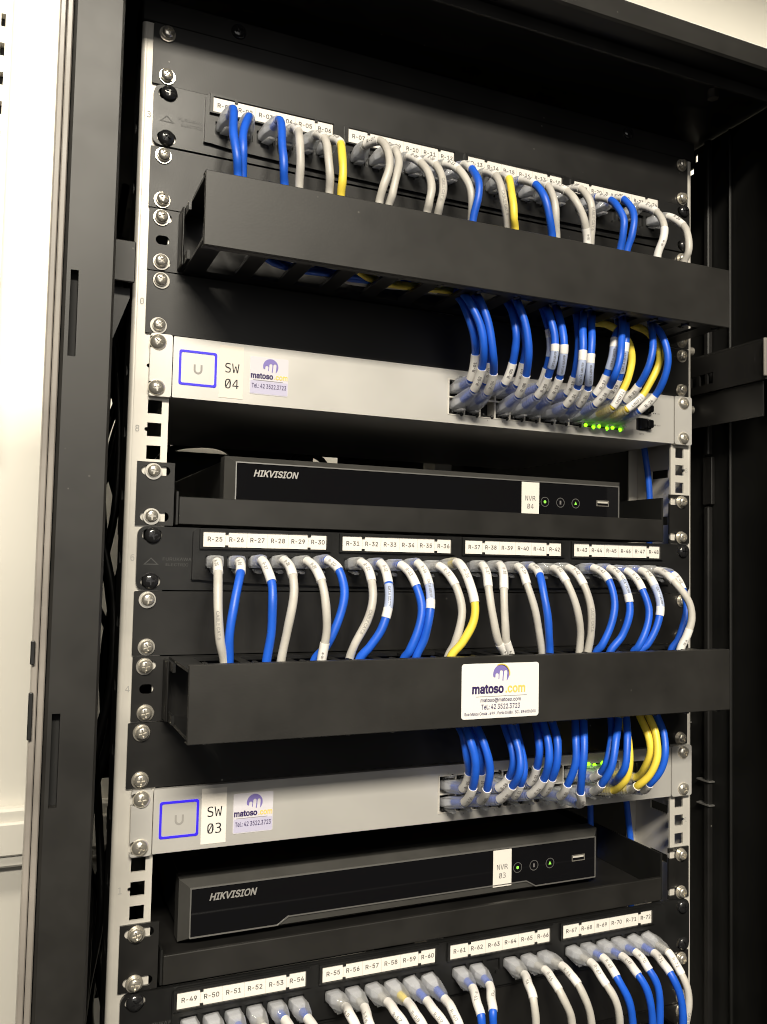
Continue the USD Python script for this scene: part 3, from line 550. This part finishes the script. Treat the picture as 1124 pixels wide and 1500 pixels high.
COL = {'b': ('cable_blue', 'blue'), 'g': ('cable_grey', 'grey'), 'y': ('cable_yellow', 'yellow')}
def cable(c, P, pts, k, second, text, label, group, up, tail):
    pts = [np.array(p) / 1000 for p in pts]; E = pts[0]
    T = Thing('patch_cable', label, 'patch cable', tuple(E), group)
    S, at = curve([np.array(P)] + pts + [np.array(t) for t in tail]); S = S[at[1]:]; at = [a - at[1] for a in at[1:]]
    w = rng.normal(0, 1, 6); D0 = np.linspace(0, 1, len(S)); fade = np.clip(D0 * 6, 0, 1)
    S = S + fade[:, None] * np.column_stack([0.00035 * (w[0] * np.sin(9 * D0 + w[1]) + 0.6 * np.sin(23 * D0 + w[2])), 0.0003 * np.sin(11 * D0 + w[3]), 0.0002 * np.sin(15 * D0 + w[4])])
    m = COL[c][0]
    plug(T, P, E, m, up)
    T.part('jacket', tube(S, 0.00300 * random.uniform(0.97, 1.03) * (1 + 0.025 * np.sin(np.linspace(0, 30, len(S)) + random.uniform(0, 6))), 12), m, smooth=50)
    D = np.concatenate([[0], np.cumsum(np.linalg.norm(np.diff(S, axis=0), axis=1))])
    def piece(d0, d1, r, mat_, name, sides=14):
        dd = np.linspace(d0, d1, max(4, int((d1 - d0) / 0.0022))); Q = np.column_stack([np.interp(dd, D, S[:, i]) for i in range(3)])
        return T.part(name, tube(Q, r, sides), mat_, smooth=50), dd, Q
    def write(t, d0, d1, r, p, h=0.0022, ink='ink_grey'):
        sh = lettering(t, h, 'sans', 1); w = sh.bounds[2] - sh.bounds[0]
        if w > (d1 - d0) * 0.92: sh = affinity.scale(sh, (d1 - d0) * 0.92 / w, 1, origin=(0, 0)); w = sh.bounds[2] - sh.bounds[0]
        fl = tri_flat(sh); v = np.array(fl.vertices); s_ = (d0 + d1) / 2 + (v[:, 0] - w / 2) * 1.0; ang = (v[:, 1] - h / 2) / r
        Q = np.column_stack([np.interp(s_, D, S[:, i]) for i in range(3)]); Q2 = np.column_stack([np.interp(s_ + 0.0008, D, S[:, i]) for i in range(3)])
        tt = Q2 - Q; tt /= np.maximum(np.linalg.norm(tt, axis=1), 1e-9)[:, None]; n1 = np.tile((-0.35, -1.0, 0.02), (len(v), 1)); n1 -= tt * (n1 * tt).sum(1)[:, None]; n1 /= np.linalg.norm(n1, axis=1)[:, None]; n2 = np.cross(n1, tt)
        out = Q + (r + 0.00025) * (np.cos(ang)[:, None] * n1 + np.sin(ang)[:, None] * n2)
        T.part('lettering', trimesh.Trimesh(out, fl.faces, process=False), ink, p)
    if k:
        d0, d1 = 0.0012, D[at[k]]
        p, dd, Q = piece(d0, d1, 0.0034, 'sleeve_white', 'label_sleeve')
        if text: write(text, d0 + 0.002, d1 - 0.001, 0.0034, p, 0.0022, 'ink_grey' if 'switch' in group or 'top' in group else 'ink_mid')
    if c == 'g' and not second and random.random() < 0.4:
        v1 = D[at[len(pts) - 1]]; write('CABLE CAT.6', v1 * 0.5, v1 * 0.5 + 0.026, 0.0030, numbered(T.path, 'none') and T.path, 0.0020, 'ink_mid')
    if second:
        vis = D[at[len(pts) - 1]]; d0, d1 = second[0] * vis, second[1] * vis + (0.004 if second[1] >= 1 else 0)
        if c == 'b':
            p, dd, Q = piece(d0, d1, 0.00325, 'second_label', 'tape_label'); a0 = d0 + (d1 - d0) * 0.72
            q = numbered(p, 'tape_end'); piece(a0, d1 + .0002, 0.00335, 'sleeve_white', 'tape_end')
            write('CAT.6 U/UTP', d0 + 0.001, a0, 0.00335, p, 0.0016)
        else:
            p, dd, Q = piece(d0, d1, 0.0033, 'sleeve_white', 'tape_label'); write('R-ID', d0 + .001, d1 - .001, 0.0033, p, 0.0014)
# each cable: colour, port, where the sleeve ends, second label, its course in millimetres
CABLES = {
 'top': [
  ('b',1,0,None,[(42,-26,-63.6),(38.6,-45.5,-87.6),(39.8,-52.8,-109),(42.3,-48,-120)]),
  ('b',2,0,None,[(53.8,-26,-66.3),(47.6,-38.8,-82.5),(45.7,-44.8,-99.5),(47.4,-40,-116.2)]),
  ('b',3,0,None,[(75.1,-26,-63.9),(73.5,-41.4,-78.5),(71.6,-51,-97.7),(72.6,-52.4,-111),(74.6,-48,-120.3)]),
  ('g',4,1,None,[(86.4,-26,-67.4),(85.3,-41.4,-77.3),(84.6,-51,-90.1),(84.3,-52.4,-104.3),(84.9,-48,-120.2)]),
  ('g',5,1,None,[(103.5,-26,-68.7),(104.6,-41.4,-78),(104.6,-51,-92.6),(105.6,-52.4,-109.2),(107.4,-48,-120.2)]),
  ('y',6,1,None,[(116.6,-26,-69.4),(117.5,-41.4,-79.2),(115.9,-51,-94.2),(115,-52.4,-110.2),(115.4,-48,-120.2)]),
  ('g',7,1,None,[(142,-26,-68.1),(148.2,-38.6,-68.8),(150.9,-48.1,-79.1),(150.4,-52.5,-94.2),(146.7,-51.8,-109.2),(145.1,-48,-119.5)]),
  ('g',8,1,None,[(160.2,-26,-67.3),(162.3,-36.6,-72.1),(162,-44.1,-83.2),(158.1,-48.5,-97.6),(155,-47.8,-111.1),(154.1,-44,-118.4)]),
  ('g',9,1,None,[(177.3,-26,-69.1),(182.3,-38.6,-78.7),(184.1,-48.1,-90.1),(184.5,-52.5,-104.2),(183.3,-51.8,-113.9),(183.6,-48,-119.5)]),
  ('g',10,1,None,[(192.3,-26,-68.6),(194.9,-38.6,-77.7),(195.2,-48.1,-90),(193.7,-52.5,-104.5),(192.1,-51.8,-114.3),(192.1,-48,-120.1)]),
  ('g',11,1,None,[(208.1,-26,-68.6),(213.9,-38.9,-77.4),(218,-47,-90.3),(220.7,-48.4,-101.9),(222.8,-44,-116.2)]),
  ('b',12,1,None,[(224.3,-26,-66.3),(222.4,-43.9,-77),(222.9,-55,-91.5),(221.7,-56.4,-104.3),(219.8,-52,-121.7)]),
  ('g',13,1,None,[(244.5,-26,-67.7),(246.6,-39.5,-76.2),(245.3,-48,-86.9),(247.7,-49.4,-99.3),(254.3,-45,-117.9)]),
  ('y',14,1,None,[(260.1,-26,-67.9),(256,-43.3,-78),(252.7,-54,-97.2),(253.3,-55.4,-113.3),(257.3,-51,-120.6)]),
  ('b',15,1,None,[(276.7,-26,-68),(280.3,-43.3,-77.6),(281,-54,-90.7),(285.3,-55.4,-107.5),(290.9,-51,-121.3)]),
  ('g',16,1,None,[(294.8,-26,-67.8),(294.8,-38.9,-74.7),(294.5,-47,-87.4),(296.1,-48.4,-103),(300.2,-44,-117.3)]),
  ('g',17,1,[0.86,1.0],[(308,-26,-67.5),(310.5,-42.6,-77.6),(311.7,-53,-88.6),(317.3,-54.4,-101.4),(324.6,-50,-118)]),
  ('g',18,1,None,[(325.5,-26,-65.9),(326.4,-38.9,-70.8),(329.2,-47,-81.9),(330.6,-48.4,-96.8),(332.7,-44,-116.8)]),
  ('b',19,1,None,[(351.7,-26,-67.8),(355.5,-40.1,-74.9),(355.1,-51.1,-86.6),(356.5,-55.5,-98.1),(356.4,-54.8,-108.6),(356.8,-51,-120.5)]),
  ('b',20,1,None,[(369.3,-26,-65.7),(371.1,-37.1,-70.2),(373.1,-45.1,-80.4),(371.7,-49.5,-93.3),(370.2,-48.8,-105.3),(368.2,-45,-116.9)]),
  ('g',22,1,[0.62,1.0],[(397.5,-26,-67),(402,-41.4,-77.3),(401.6,-51,-91.4),(399.7,-52.4,-104.4),(397.1,-48,-117.8)]),
  ('g',24,1,None,[(427.3,-26,-70.6),(431.5,-41.4,-83.8),(427.2,-51,-97.5),(425.2,-52.4,-111.2),(425.9,-48,-119.1)]),
 ],
 'mid': [
  ('g',1,1,None,[(41.1,-26,-379.4),(38.9,-41.4,-387),(37.1,-51,-409.3),(39.2,-52.4,-430.2),(43.2,-48,-445.7)]),
  ('b',2,1,None,[(56.6,-26,-379.1),(54,-41.4,-386.3),(47.9,-51,-405.7),(45.3,-52.4,-425.5),(46.1,-48,-445.8)]),
  ('b',3,2,None,[(72,-26,-377.9),(72.5,-38.6,-382.9),(73.4,-48.1,-391.8),(73.4,-52.5,-404.3),(73.2,-51.8,-422.8),(71.2,-48,-445.6)]),
  ('g',4,2,None,[(87.6,-26,-377.6),(88.3,-38.6,-381.2),(88.5,-48.1,-388),(87.5,-52.5,-400.7),(83.7,-51.8,-426.1),(81.1,-48,-445.9)]),
  ('g',5,2,[0.86,1.0],[(104.6,-26,-377.7),(106.9,-40.6,-382.8),(107.6,-52.1,-391.4),(109.4,-56.5,-405.4),(110.1,-55.8,-422.9),(108.4,-52,-444.3)]),
  ('b',6,2,None,[(119.9,-26,-376.5),(122.5,-33.3,-379.3),(124.7,-38.8,-383.9),(126.8,-43,-399),(122.4,-44.8,-418.5),(114.9,-43.3,-436.1),(108.3,-40,-445.7)]),
  ('g',7,2,None,[(145.7,-26,-377.9),(146.8,-36.7,-381.7),(147,-45.5,-391.2),(145.5,-51,-402.4),(141,-52.8,-418.1),(132.4,-51.3,-435.7),(130.4,-48,-444.6)]),
  ('b',8,2,[0.32,0.6],[(161,-26,-378.2),(160.6,-37.9,-383.4),(159.1,-48,-392.4),(156.8,-54,-407.5),(151.2,-55.8,-423.4),(142.7,-54.3,-435.6),(136.6,-51,-444.7)]),
  ('b',9,2,None,[(177.2,-26,-378.9),(180.2,-36.7,-384.7),(182.2,-45.5,-394.3),(183.7,-51,-409.6),(180.2,-52.8,-425.4),(174.2,-51.3,-439.8),(171.9,-48,-445.4)]),
  ('b',10,2,[0.27,0.55],[(191.2,-26,-377.6),(191.1,-37.9,-383),(190.9,-48,-393.6),(189.2,-54,-406.5),(187.5,-55.8,-418.3),(184.7,-54.3,-430.9),(179.6,-51,-445.3)]),
  ('g',11,2,None,[(208.9,-26,-379.3),(211.4,-35.8,-384.2),(214.2,-43.8,-393.1),(216.8,-49,-409.8),(215.5,-50.8,-422.5),(212,-49.3,-435.5),(208.4,-46,-445.3)]),
  ('y',12,3,None,[(223.9,-26,-376.5),(221.8,-38.7,-378.9),(222.3,-49.6,-389.3),(223.6,-56,-404.9),(221.7,-57.8,-419.6),(214.4,-56.3,-434.3),(206.9,-53,-444.3)]),
  ('g',13,2,[0.85,1.0],[(246.6,-26,-378.2),(243,-38.6,-383.7),(240.6,-48.1,-394.2),(241.8,-52.5,-414.7),(246.6,-51.8,-433.3),(255,-48,-445.3)]),
  ('g',14,2,[0.85,1.0],[(262.4,-26,-377.9),(257.3,-39.6,-383.5),(252.3,-50.1,-395.6),(250.6,-54.5,-418.1),(252.4,-53.8,-433.3),(258.5,-50,-445.2)]),
  ('g',15,2,None,[(278.5,-26,-378.7),(276.5,-37.1,-382.8),(275.9,-45.1,-392),(279.3,-49.5,-409.4),(284.3,-48.8,-428.6),(289.5,-45,-445.6)]),
  ('b',16,1,None,[(291.8,-26,-378.5),(288.7,-43.3,-385.1),(286.1,-54,-405),(287.8,-55.4,-424.2),(292.3,-51,-444.9)]),
  ('g',17,2,None,[(311.7,-26,-379.8),(310.1,-38.6,-382.8),(309.9,-48.1,-389.5),(315.2,-52.5,-407.2),(319.7,-51.8,-424.9),(321.4,-48,-445)]),
  ('g',18,2,None,[(326.1,-26,-379),(325.7,-38.6,-383.1),(325.3,-48.1,-392),(328.7,-52.5,-410.9),(330,-51.8,-428.9),(330.4,-48,-445.2)]),
  ('b',19,2,None,[(350.2,-26,-378.6),(351,-36.7,-381.7),(352.3,-45.5,-388.6),(352.7,-51,-405.1),(348.2,-52.8,-423.2),(340.9,-51.3,-439),(338.2,-48,-444.8)]),
  ('b',20,2,[0.22,0.48],[(366.7,-26,-378.9),(365.3,-37.5,-382.1),(364.8,-47.1,-389),(365.8,-53,-403.9),(364.5,-54.8,-416.2),(358.8,-53.3,-431.3),(349.2,-50,-444.9)]),
  ('b',21,2,None,[(384.2,-26,-380.3),(384.6,-36.7,-385.7),(385.4,-45.5,-395.5),(387.3,-51,-411.2),(383.1,-52.8,-427.4),(376.9,-51.3,-440.7),(374.6,-48,-444.6)]),
  ('b',22,2,[0.3,0.6],[(399.1,-26,-380.1),(397.6,-37.9,-383.9),(396.1,-48,-392.5),(395.8,-54,-407.2),(390.9,-55.8,-425.3),(383.3,-54.3,-438.7),(378.6,-51,-444.3)]),
  ('g',23,2,[0.8,1.0],[(416.4,-26,-379.9),(413.7,-40,-382.5),(412.2,-52.1,-388.4),(420.9,-59,-404.7),(422.1,-60.8,-418.9),(419.2,-59.3,-431.7),(415.6,-56,-443)]),
  ('b',24,2,None,[(433.4,-26,-382.5),(433.5,-33.3,-387.6),(433,-38.8,-395.4),(433.5,-43,-407.2),(430.4,-44.8,-420.1),(424.5,-43.3,-437.1),(420.7,-40,-445.3)]),
 ],
 'low': [
  ('y',1,3,None,[(38.7,-26,-694.2),(38.1,-51,-695.2),(41.7,-48,-707.9)]),
  ('g',2,3,None,[(54,-26,-694.1),(52.8,-51,-694),(56.6,-48,-709)]),
  ('b',3,3,None,[(67.8,-26,-693.2),(65.5,-51,-692.3),(69.5,-48,-707.4)]),
  ('g',4,3,None,[(82.8,-26,-692.9),(80.4,-51,-691),(84.9,-48,-706.3)]),
  ('b',5,2,None,[(97.5,-26,-690.3),(97.9,-45.5,-692.8),(100.5,-52.8,-702.6),(105.8,-48,-719.3)]),
  ('b',6,2,None,[(113.7,-26,-692.3),(115.1,-45.5,-695.2),(117.6,-52.8,-705.2),(122.7,-48,-722.8)]),
  ('g',7,2,None,[(141.9,-26,-690.1),(138.4,-45.5,-686.2),(141.7,-52.8,-695.3),(148.6,-48,-714.8)]),
  ('g',8,2,None,[(156.2,-26,-692.6),(152.1,-45.5,-693.2),(152.8,-52.8,-701.9),(157.8,-48,-718.9)]),
  ('g',9,3,None,[(173.9,-26,-692),(173.7,-41.4,-691.8),(175.4,-51,-695.5),(181.3,-52.4,-707.6),(188.5,-48,-725.1)]),
  ('y',10,3,None,[(189.6,-26,-694.7),(188.3,-41.4,-694.4),(189.6,-51,-698.2),(195,-52.4,-710.3),(201.8,-48,-727.8)]),
  ('b',11,3,None,[(205.3,-26,-696.5),(204.5,-41.4,-697.4),(207.9,-51,-702.8),(214.4,-52.4,-714),(222.6,-48,-732)]),
  ('b',12,3,None,[(219.9,-26,-697.7),(218.3,-41.4,-698.7),(219.4,-51,-704.9),(223.8,-52.4,-715.9),(231,-48,-733.7)]),
  ('b',13,2,None,[(243.6,-26,-693.9),(238.5,-41.4,-695.8),(236.5,-51,-701),(238.2,-52.4,-711.5),(242.7,-48,-733.7)]),
  ('b',14,2,None,[(258.1,-26,-694.3),(251.1,-41.4,-696),(246.7,-51,-699.9),(246.6,-52.4,-710.7),(249,-48,-734.9)]),
  ('g',16,2,None,[(289.1,-26,-691.9),(283.5,-41.4,-692.2),(281.2,-51,-696.9),(282.6,-52.4,-715.1),(284.7,-48,-742.1)]),
  ('g',17,2,None,[(307.2,-26,-691.2),(306.1,-38.6,-692.7),(306.4,-48.1,-696.6),(310.9,-52.5,-708.6),(315.2,-51.8,-722.4),(320.7,-48,-749.3)]),
  ('g',18,2,None,[(323,-26,-690.7),(322.4,-38.6,-691.4),(323.2,-48.1,-695.4),(327.6,-52.5,-706.6),(333.3,-51.8,-724.8),(337.7,-48,-752.8)]),
  ('g',19,2,None,[(350.4,-26,-692.4),(349.4,-38.6,-694.2),(350,-48.1,-700.5),(354.4,-52.5,-710.5),(359.6,-51.8,-729.7),(363.5,-48,-757.9)]),
  ('b',20,2,None,[(362.3,-26,-690.6),(361.4,-37.6,-692.4),(361.3,-46.1,-697.1),(368.1,-50.5,-711.8),(374,-49.8,-733.3),(377.7,-46,-761.8)]),
  ('b',21,2,None,[(381.3,-26,-692.5),(379,-40.6,-692.9),(377.6,-52.1,-696.1),(383.3,-56.5,-709.6),(388,-55.8,-733),(390.7,-52,-761.3)]),
  ('b',22,2,None,[(395.1,-26,-691.4),(394.6,-36.6,-693.4),(395.2,-44.1,-698.5),(400.1,-48.5,-712),(402.1,-47.8,-739.5),(402.4,-44,-767.8)]),
  ('b',23,2,None,[(414.1,-26,-694.9),(411,-40.1,-696.1),(409.7,-51.1,-700),(414.8,-55.5,-713.4),(419.6,-54.8,-739.4),(421.1,-51,-767.9)]),
  ('g',24,2,None,[(428.4,-26,-696),(429.8,-34.2,-701.6),(430.6,-40.5,-708.9),(433.3,-45,-720.3),(432.4,-46.8,-732.8),(430.5,-45.3,-751.4),(429.3,-42,-774.3)]),
 ],
 's1': [
  ('b','t0',1,None,[(232.2,-29,-236),(230.7,-39.8,-218.2),(226.2,-46.5,-210.3),(222.4,-48.7,-200.9),(216.4,-44.4,-182.4),(215.4,-36,-172.4)]),
  ('b','b0',1,None,[(234.3,-31,-244.1),(232.8,-45.8,-230.2),(228.2,-56.5,-218.5),(223.2,-58.7,-201.2),(216.1,-54.4,-182.6),(215.3,-46,-174.2)]),
  ('b','t1',1,None,[(245.5,-29,-236.2),(242.4,-39.8,-222.7),(238,-46.5,-215.1),(232.3,-48.7,-196.5),(227.4,-44.4,-178.3),(226.6,-36,-169.7)]),
  ('b','b1',1,None,[(246.3,-31,-245),(242.9,-45.8,-232.8),(237,-56.5,-222.1),(230.7,-58.7,-200.2),(225.3,-54.4,-181.3),(224.6,-46,-172.8)]),
  ('b','t2',1,None,[(262.7,-29,-235.5),(263.9,-39.8,-221.3),(262.6,-46.5,-209.6),(260.5,-48.7,-200.8),(259.3,-44.4,-183.4),(257.5,-36,-170.1)]),
  ('b','t3',1,None,[(274,-29,-235.5),(273.8,-38.8,-220),(271.9,-44.5,-208.1),(267.8,-46.7,-194.6),(264.2,-42.4,-177.9),(263,-34,-168.3)]),
  ('b','b3',1,None,[(274.1,-31,-244.5),(272,-45.8,-231.3),(267.4,-56.5,-218.1),(262.6,-58.7,-196.1),(258.5,-54.4,-179.3),(259.3,-46,-171)]),
  ('b','t4',1,[0.34,0.62],[(295,-29,-234.5),(295.3,-38.8,-222),(295.1,-44.5,-208),(291.5,-46.7,-192.7),(289.8,-42.4,-178.2),(290.8,-34,-168.2)]),
  ('b','b4',1,[0.34,0.55],[(291.8,-31,-243.4),(292.6,-45.8,-230.2),(290.2,-56.5,-219.2),(289.1,-58.7,-201.2),(286.3,-54.4,-185.1),(286.1,-46,-173.2)]),
  ('b','b5',1,[0.28,0.55],[(303.8,-31,-243.3),(303.1,-45.3,-230.1),(299.7,-55.5,-216.9),(298,-57.7,-206.8),(298.3,-53.4,-190.2),(298.2,-45,-171.2)]),
  ('b','t6',1,None,[(321.2,-29,-238),(321.3,-38.8,-225.8),(320.4,-44.5,-215),(319.9,-46.7,-199),(321.6,-42.4,-181.2),(324.8,-34,-167.4)]),
  ('b','b6',1,[0.26,0.55],[(319.2,-31,-248),(320,-45.3,-236),(315.7,-55.5,-225.8),(315.9,-57.7,-207.4),(318.9,-53.4,-189.7),(325.5,-45,-172.4)]),
  ('b','b7',1,[0.25,0.52],[(331.8,-31,-246.9),(330.3,-44.8,-236),(325.5,-54.5,-224.6),(325,-56.7,-204.5),(328.1,-52.4,-188.3),(333.6,-44,-171.1)]),
  ('b','t8',1,[0.3,0.62],[(349.2,-29,-235.9),(353.5,-38.8,-221.4),(354.4,-44.5,-208.4),(355.3,-46.7,-193.6),(360.7,-42.4,-184.6),(366.2,-34,-168.1)]),
  ('b','b8',1,None,[(348,-31,-244.8),(350.9,-45.8,-232.5),(348.4,-56.5,-224),(350.6,-58.7,-211.5),(356,-54.4,-195.3),(362.9,-46,-172.7)]),
  ('b','t9',1,[0.3,0.6],[(362.6,-29,-236.9),(363.6,-40.8,-224.1),(362.1,-48.5,-211.1),(363,-50.7,-193.6),(367.1,-46.4,-182.4),(372.4,-38,-169.4)]),
  ('y','b9',1,None,[(365.3,-31,-245.5),(371.9,-36.1,-231.5),(375.6,-39.6,-219.8),(377,-41.3,-205.7),(371.4,-42.8,-191.9),(362.5,-40.9,-183.4),(354.4,-36.2,-178.2),(346.8,-30,-175.3)]),
  ('b','t10',1,None,[(379.4,-29,-238.2),(382.2,-42.8,-227.7),(383.1,-52.5,-216.4),(386.4,-54.7,-201.2),(391.1,-50.4,-185.5),(396.1,-42,-173.6)]),
  ('y','b10',1,None,[(380,-31,-245.9),(391.4,-36.8,-234.3),(397.8,-41.1,-221.2),(403,-43.3,-207.2),(402.3,-44.8,-197.2),(398.9,-42.9,-187.4),(392.1,-38.2,-178.4),(385.8,-32,-173.1)]),
  ('b','b11',1,None,[(392.8,-31,-245.9),(400,-42.7,-234.5),(401.2,-51.9,-223.4),(401.1,-56.5,-210.1),(399.8,-55.9,-196),(397.5,-51.2,-183.2),(395.8,-44,-174.2)]),
 ],
 's2': [
  ('b','t0',1,None,[(230.7,-29,-546.1),(229.6,-42,-531.4),(224.1,-48.5,-516.7),(220.7,-46,-501.8),(222.5,-36,-495.8)]),
  ('b','b0',1,None,[(231.5,-31,-555.7),(229.1,-48.4,-540.2),(225.9,-57.5,-521.2),(222.5,-55,-504.3),(222.8,-45,-494.2)]),
  ('b','t1',1,None,[(245.9,-29,-546.8),(240.7,-40.7,-532),(236.6,-46.5,-519.5),(234.4,-44,-506),(234.6,-34,-496.8)]),
  ('b','b1',1,None,[(245.5,-31,-555.9),(241.1,-48.4,-542.1),(237.8,-57.5,-524.5),(233.8,-55,-506.7),(231.9,-45,-494.7)]),
  ('b','t2',1,None,[(261.4,-29,-548.1),(263.6,-42,-537),(263,-48.5,-525.9),(262.6,-46,-512.8),(261.8,-36,-496.9)]),
  ('b','b2',1,None,[(261.6,-31,-556.3),(262.7,-48.4,-542),(262.7,-57.5,-528.8),(264.1,-55,-515.6),(262.3,-45,-495.3)]),
  ('b','t3',1,None,[(275.5,-29,-555),(274.7,-40.7,-543.3),(273.3,-46.5,-534.7),(273.5,-44,-521.6),(272.2,-34,-497.8)]),
  ('b','t4',1,None,[(290.2,-29,-546.3),(288.9,-42,-531.3),(286.3,-48.5,-518.4),(286.6,-46,-507.7),(289.3,-36,-496.8)]),
  ('b','b4',1,None,[(289,-31,-555.1),(289.7,-48.4,-539.1),(288.2,-57.5,-523.7),(289.4,-55,-508.7),(290.8,-45,-494.8)]),
  ('b','b5',1,None,[(301.5,-31,-554.6),(299,-46.5,-539.8),(297.6,-54.5,-525.6),(299.8,-52,-509.9),(300.9,-42,-495.9)]),
  ('b','b6',1,None,[(316.8,-31,-558.6),(314.3,-45.2,-545.9),(315.8,-52.5,-528.9),(318.1,-50,-511.5),(323.9,-40,-496.4)]),
  ('b','b7',1,None,[(335.6,-31,-566.1),(325.7,-47.1,-552.1),(320.6,-55.5,-528.5),(322.9,-53,-511.2),(329.4,-43,-496.1)]),
  ('b','t8',1,None,[(349.5,-29,-547.3),(348.2,-42,-539.9),(349,-48.5,-530.1),(354.2,-46,-514.5),(361.8,-36,-497.9)]),
  ('b','b8',1,None,[(348.1,-31,-557.5),(344.5,-47.7,-547.3),(346.7,-56.5,-532.3),(353.1,-54,-512.8),(362.9,-44,-496.6)]),
  ('b','t9',0,None,[(370.5,-29,-552.3),(362.6,-45.7,-544.4),(361.4,-54.5,-533.3),(365.7,-52,-514),(372,-42,-496.3)]),
  ('y','b9',0,None,[(368.2,-31,-558.1),(367.1,-41.8,-552.1),(367.7,-48.5,-543.6),(368.8,-50.7,-531),(371.2,-46.4,-515.5),(371.8,-38,-497)]),
  ('y','t10',0,None,[(391.9,-29,-550.1),(390.4,-43.2,-539.1),(389.6,-50.5,-525),(389,-48,-510.3),(389,-38,-496.8)]),
  ('y','b10',1,None,[(384.7,-31,-559),(381.2,-45.3,-552.5),(384.8,-55.5,-541.7),(390.6,-57.7,-526.7),(392.6,-53.4,-510.6),(391.4,-45,-495.7)]),
  ('b','b11',1,None,[(398,-31,-560.6),(395.2,-43.3,-552.5),(399.2,-51.5,-540),(402,-53.7,-525.1),(404.4,-49.4,-512),(403.9,-41,-497)]),
 ],
}
ROWS = {'top': (1, 1, -0.003, 'top', -0.1556), 'mid': (8, 25, 0.0, 'middle', -0.4667), 'low': (15, 49, -0.0075, 'lowest', -0.79)}
for key, (r, first, sh, word, cz) in ROWS.items():
    for c, n, k, second, pts in CABLES[key]:
        P = (portx(n, sh), -0.0050, -U * r + PZ); e = np.array(pts[-1]) / 1000
        t1 = random.uniform(0.012, 0.03); t2 = random.uniform(0.06, 0.13); yy = random.uniform(-0.058, -0.02); zz = cz + (random.uniform(-0.015, -0.010) if n < 7 else random.uniform(-0.010, 0.010))
        tail = [(e[0] + 0.001, e[1] * 0.95, e[2] - 0.018), (min(e[0] + t1, 0.44), yy, zz), (min(e[0] + t2, 0.455), yy, zz - 0.003)] if key != 'low' else [(e[0], e[1], e[2] - 0.03)]
        cable(c, P, pts, k, second, f'R-{first + n - 1:02d}' if key != 'mid' else f'R-{first + n - 1:02d}', f'{COL[c][1]} patch cable plugged into port R-{first + n - 1:02d} of the {word} patch panel', f'patch cables in the {word} patch panel', -1, tail)
ORD = ['first', 'second', 'third', 'fourth', 'fifth', 'sixth', 'seventh', 'eighth', 'ninth', 'tenth', 'eleventh', 'twelfth']
for key, r, dx, word, cz in (('s1', 5, 0.0, 'upper', -0.1556), ('s2', 12, -0.0025, 'lower', -0.4667)):
    for i, (c, port, k, second, pts) in enumerate(CABLES[key]):
        row, col = port[0], int(port[1:])
        P = (SWX[col] + dx, -0.0015, -U * r + SWZ[row]); e = np.array(pts[-1]) / 1000
        yy = random.uniform(-0.055, -0.02); zz = cz + random.uniform(-0.008, 0.008)
        tail = [(e[0] - 0.004, e[1], max(e[2] + 0.008, cz - 0.012)), (e[0] - random.uniform(0.02, 0.04), yy, zz), (max(0.03, e[0] - random.uniform(0.07, 0.16)), yy, zz)]
        cable(c, P, pts, k, second, ('R-%02d' % (col * 2 + 1 + (row == 'b') + (24 if key == 's2' else 0))) if c == 'b' else 'UNIFI %d' % (col - 8), f'{COL[c][1]} cable in the {ORD[col]} {"upper" if row == "t" else "lower"} port of the {word} switch', f'cables hanging into the {word} switch', 1 if row == 't' else -1, tail)
# loose cables behind the equipment
for i, (x, y, dx2, rr, where) in enumerate(((-0.020, 0.20, 0.006, 0.0045, 'nearest the front, close to the left post'), (-0.008, 0.28, 0.012, 0.0055, 'second from the front, swinging widely'), (0.006, 0.36, 0.010, 0.006, 'third from the front, slightly thicker'),
        (0.018, 0.44, 0.014, 0.007, 'thick one in the middle of the bunch'), (0.034, 0.50, 0.012, 0.0075, 'thick one to the right of the bunch'), (0.022, 0.58, 0.020, 0.006, 'behind the bunch with the widest bends'), (0.048, 0.62, 0.016, 0.008, 'thickest and farthest back'))):
    zs = np.linspace(0.0, -1.0, 13); P = [(x + dx2 * math.sin(i * 2.1 + j * (0.9 + 0.13 * i)) + random.uniform(-.004, .004), y + random.uniform(-.012, .012), z) for j, z in enumerate(zs)]
    S, _ = curve(P); one('power_cable', tube(S, rr * 0.72, 10), 'cable_black', 'black cable behind the left rail, ' + where, 'power cable', group='black cables behind the left rail', smooth=50)
for i, P in enumerate(([(0.06, 0.60, -0.32), (0.10, 0.60, -0.235), (0.14, 0.60, -0.220), (0.19, 0.60, -0.226), (0.22, 0.60, -0.30)], [(0.26, 0.60, -0.33), (0.29, 0.60, -0.225), (0.315, 0.60, -0.222), (0.335, 0.60, -0.235), (0.35, 0.60, -0.32)])):
    S, _ = curve(P); one('power_cable', tube(S, 0.0045, 10), 'cable_black', ['black cable looping behind the upper recorder, the shorter loop', 'black cable looping behind the upper recorder, the longer loop'][i], 'power cable', group='black cables behind the upper recorder', smooth=50)
for i, P in enumerate(([(0.462, 0.045, -0.26), (0.466, 0.042, -0.30), (0.468, 0.043, -0.34), (0.470, 0.05, -0.40)], [(0.452, 0.06, -0.57), (0.456, 0.058, -0.61), (0.461, 0.058, -0.65), (0.462, 0.06, -0.70)], [(0.436, 0.09, -0.57), (0.437, 0.09, -0.61), (0.4385, 0.09, -0.645), (0.439, 0.09, -0.70)])):
    S, _ = curve(P); one('network_cable', tube(S, 0.003, 10), 'cable_blue', ['blue cable behind the right rail between upper switch and shelf', 'blue cable behind the right rail below the lower switch, nearer the rail', 'blue cable below the lower switch, left one of the pair'][i], 'network cable', group='blue cables behind the right rail', smooth=50)
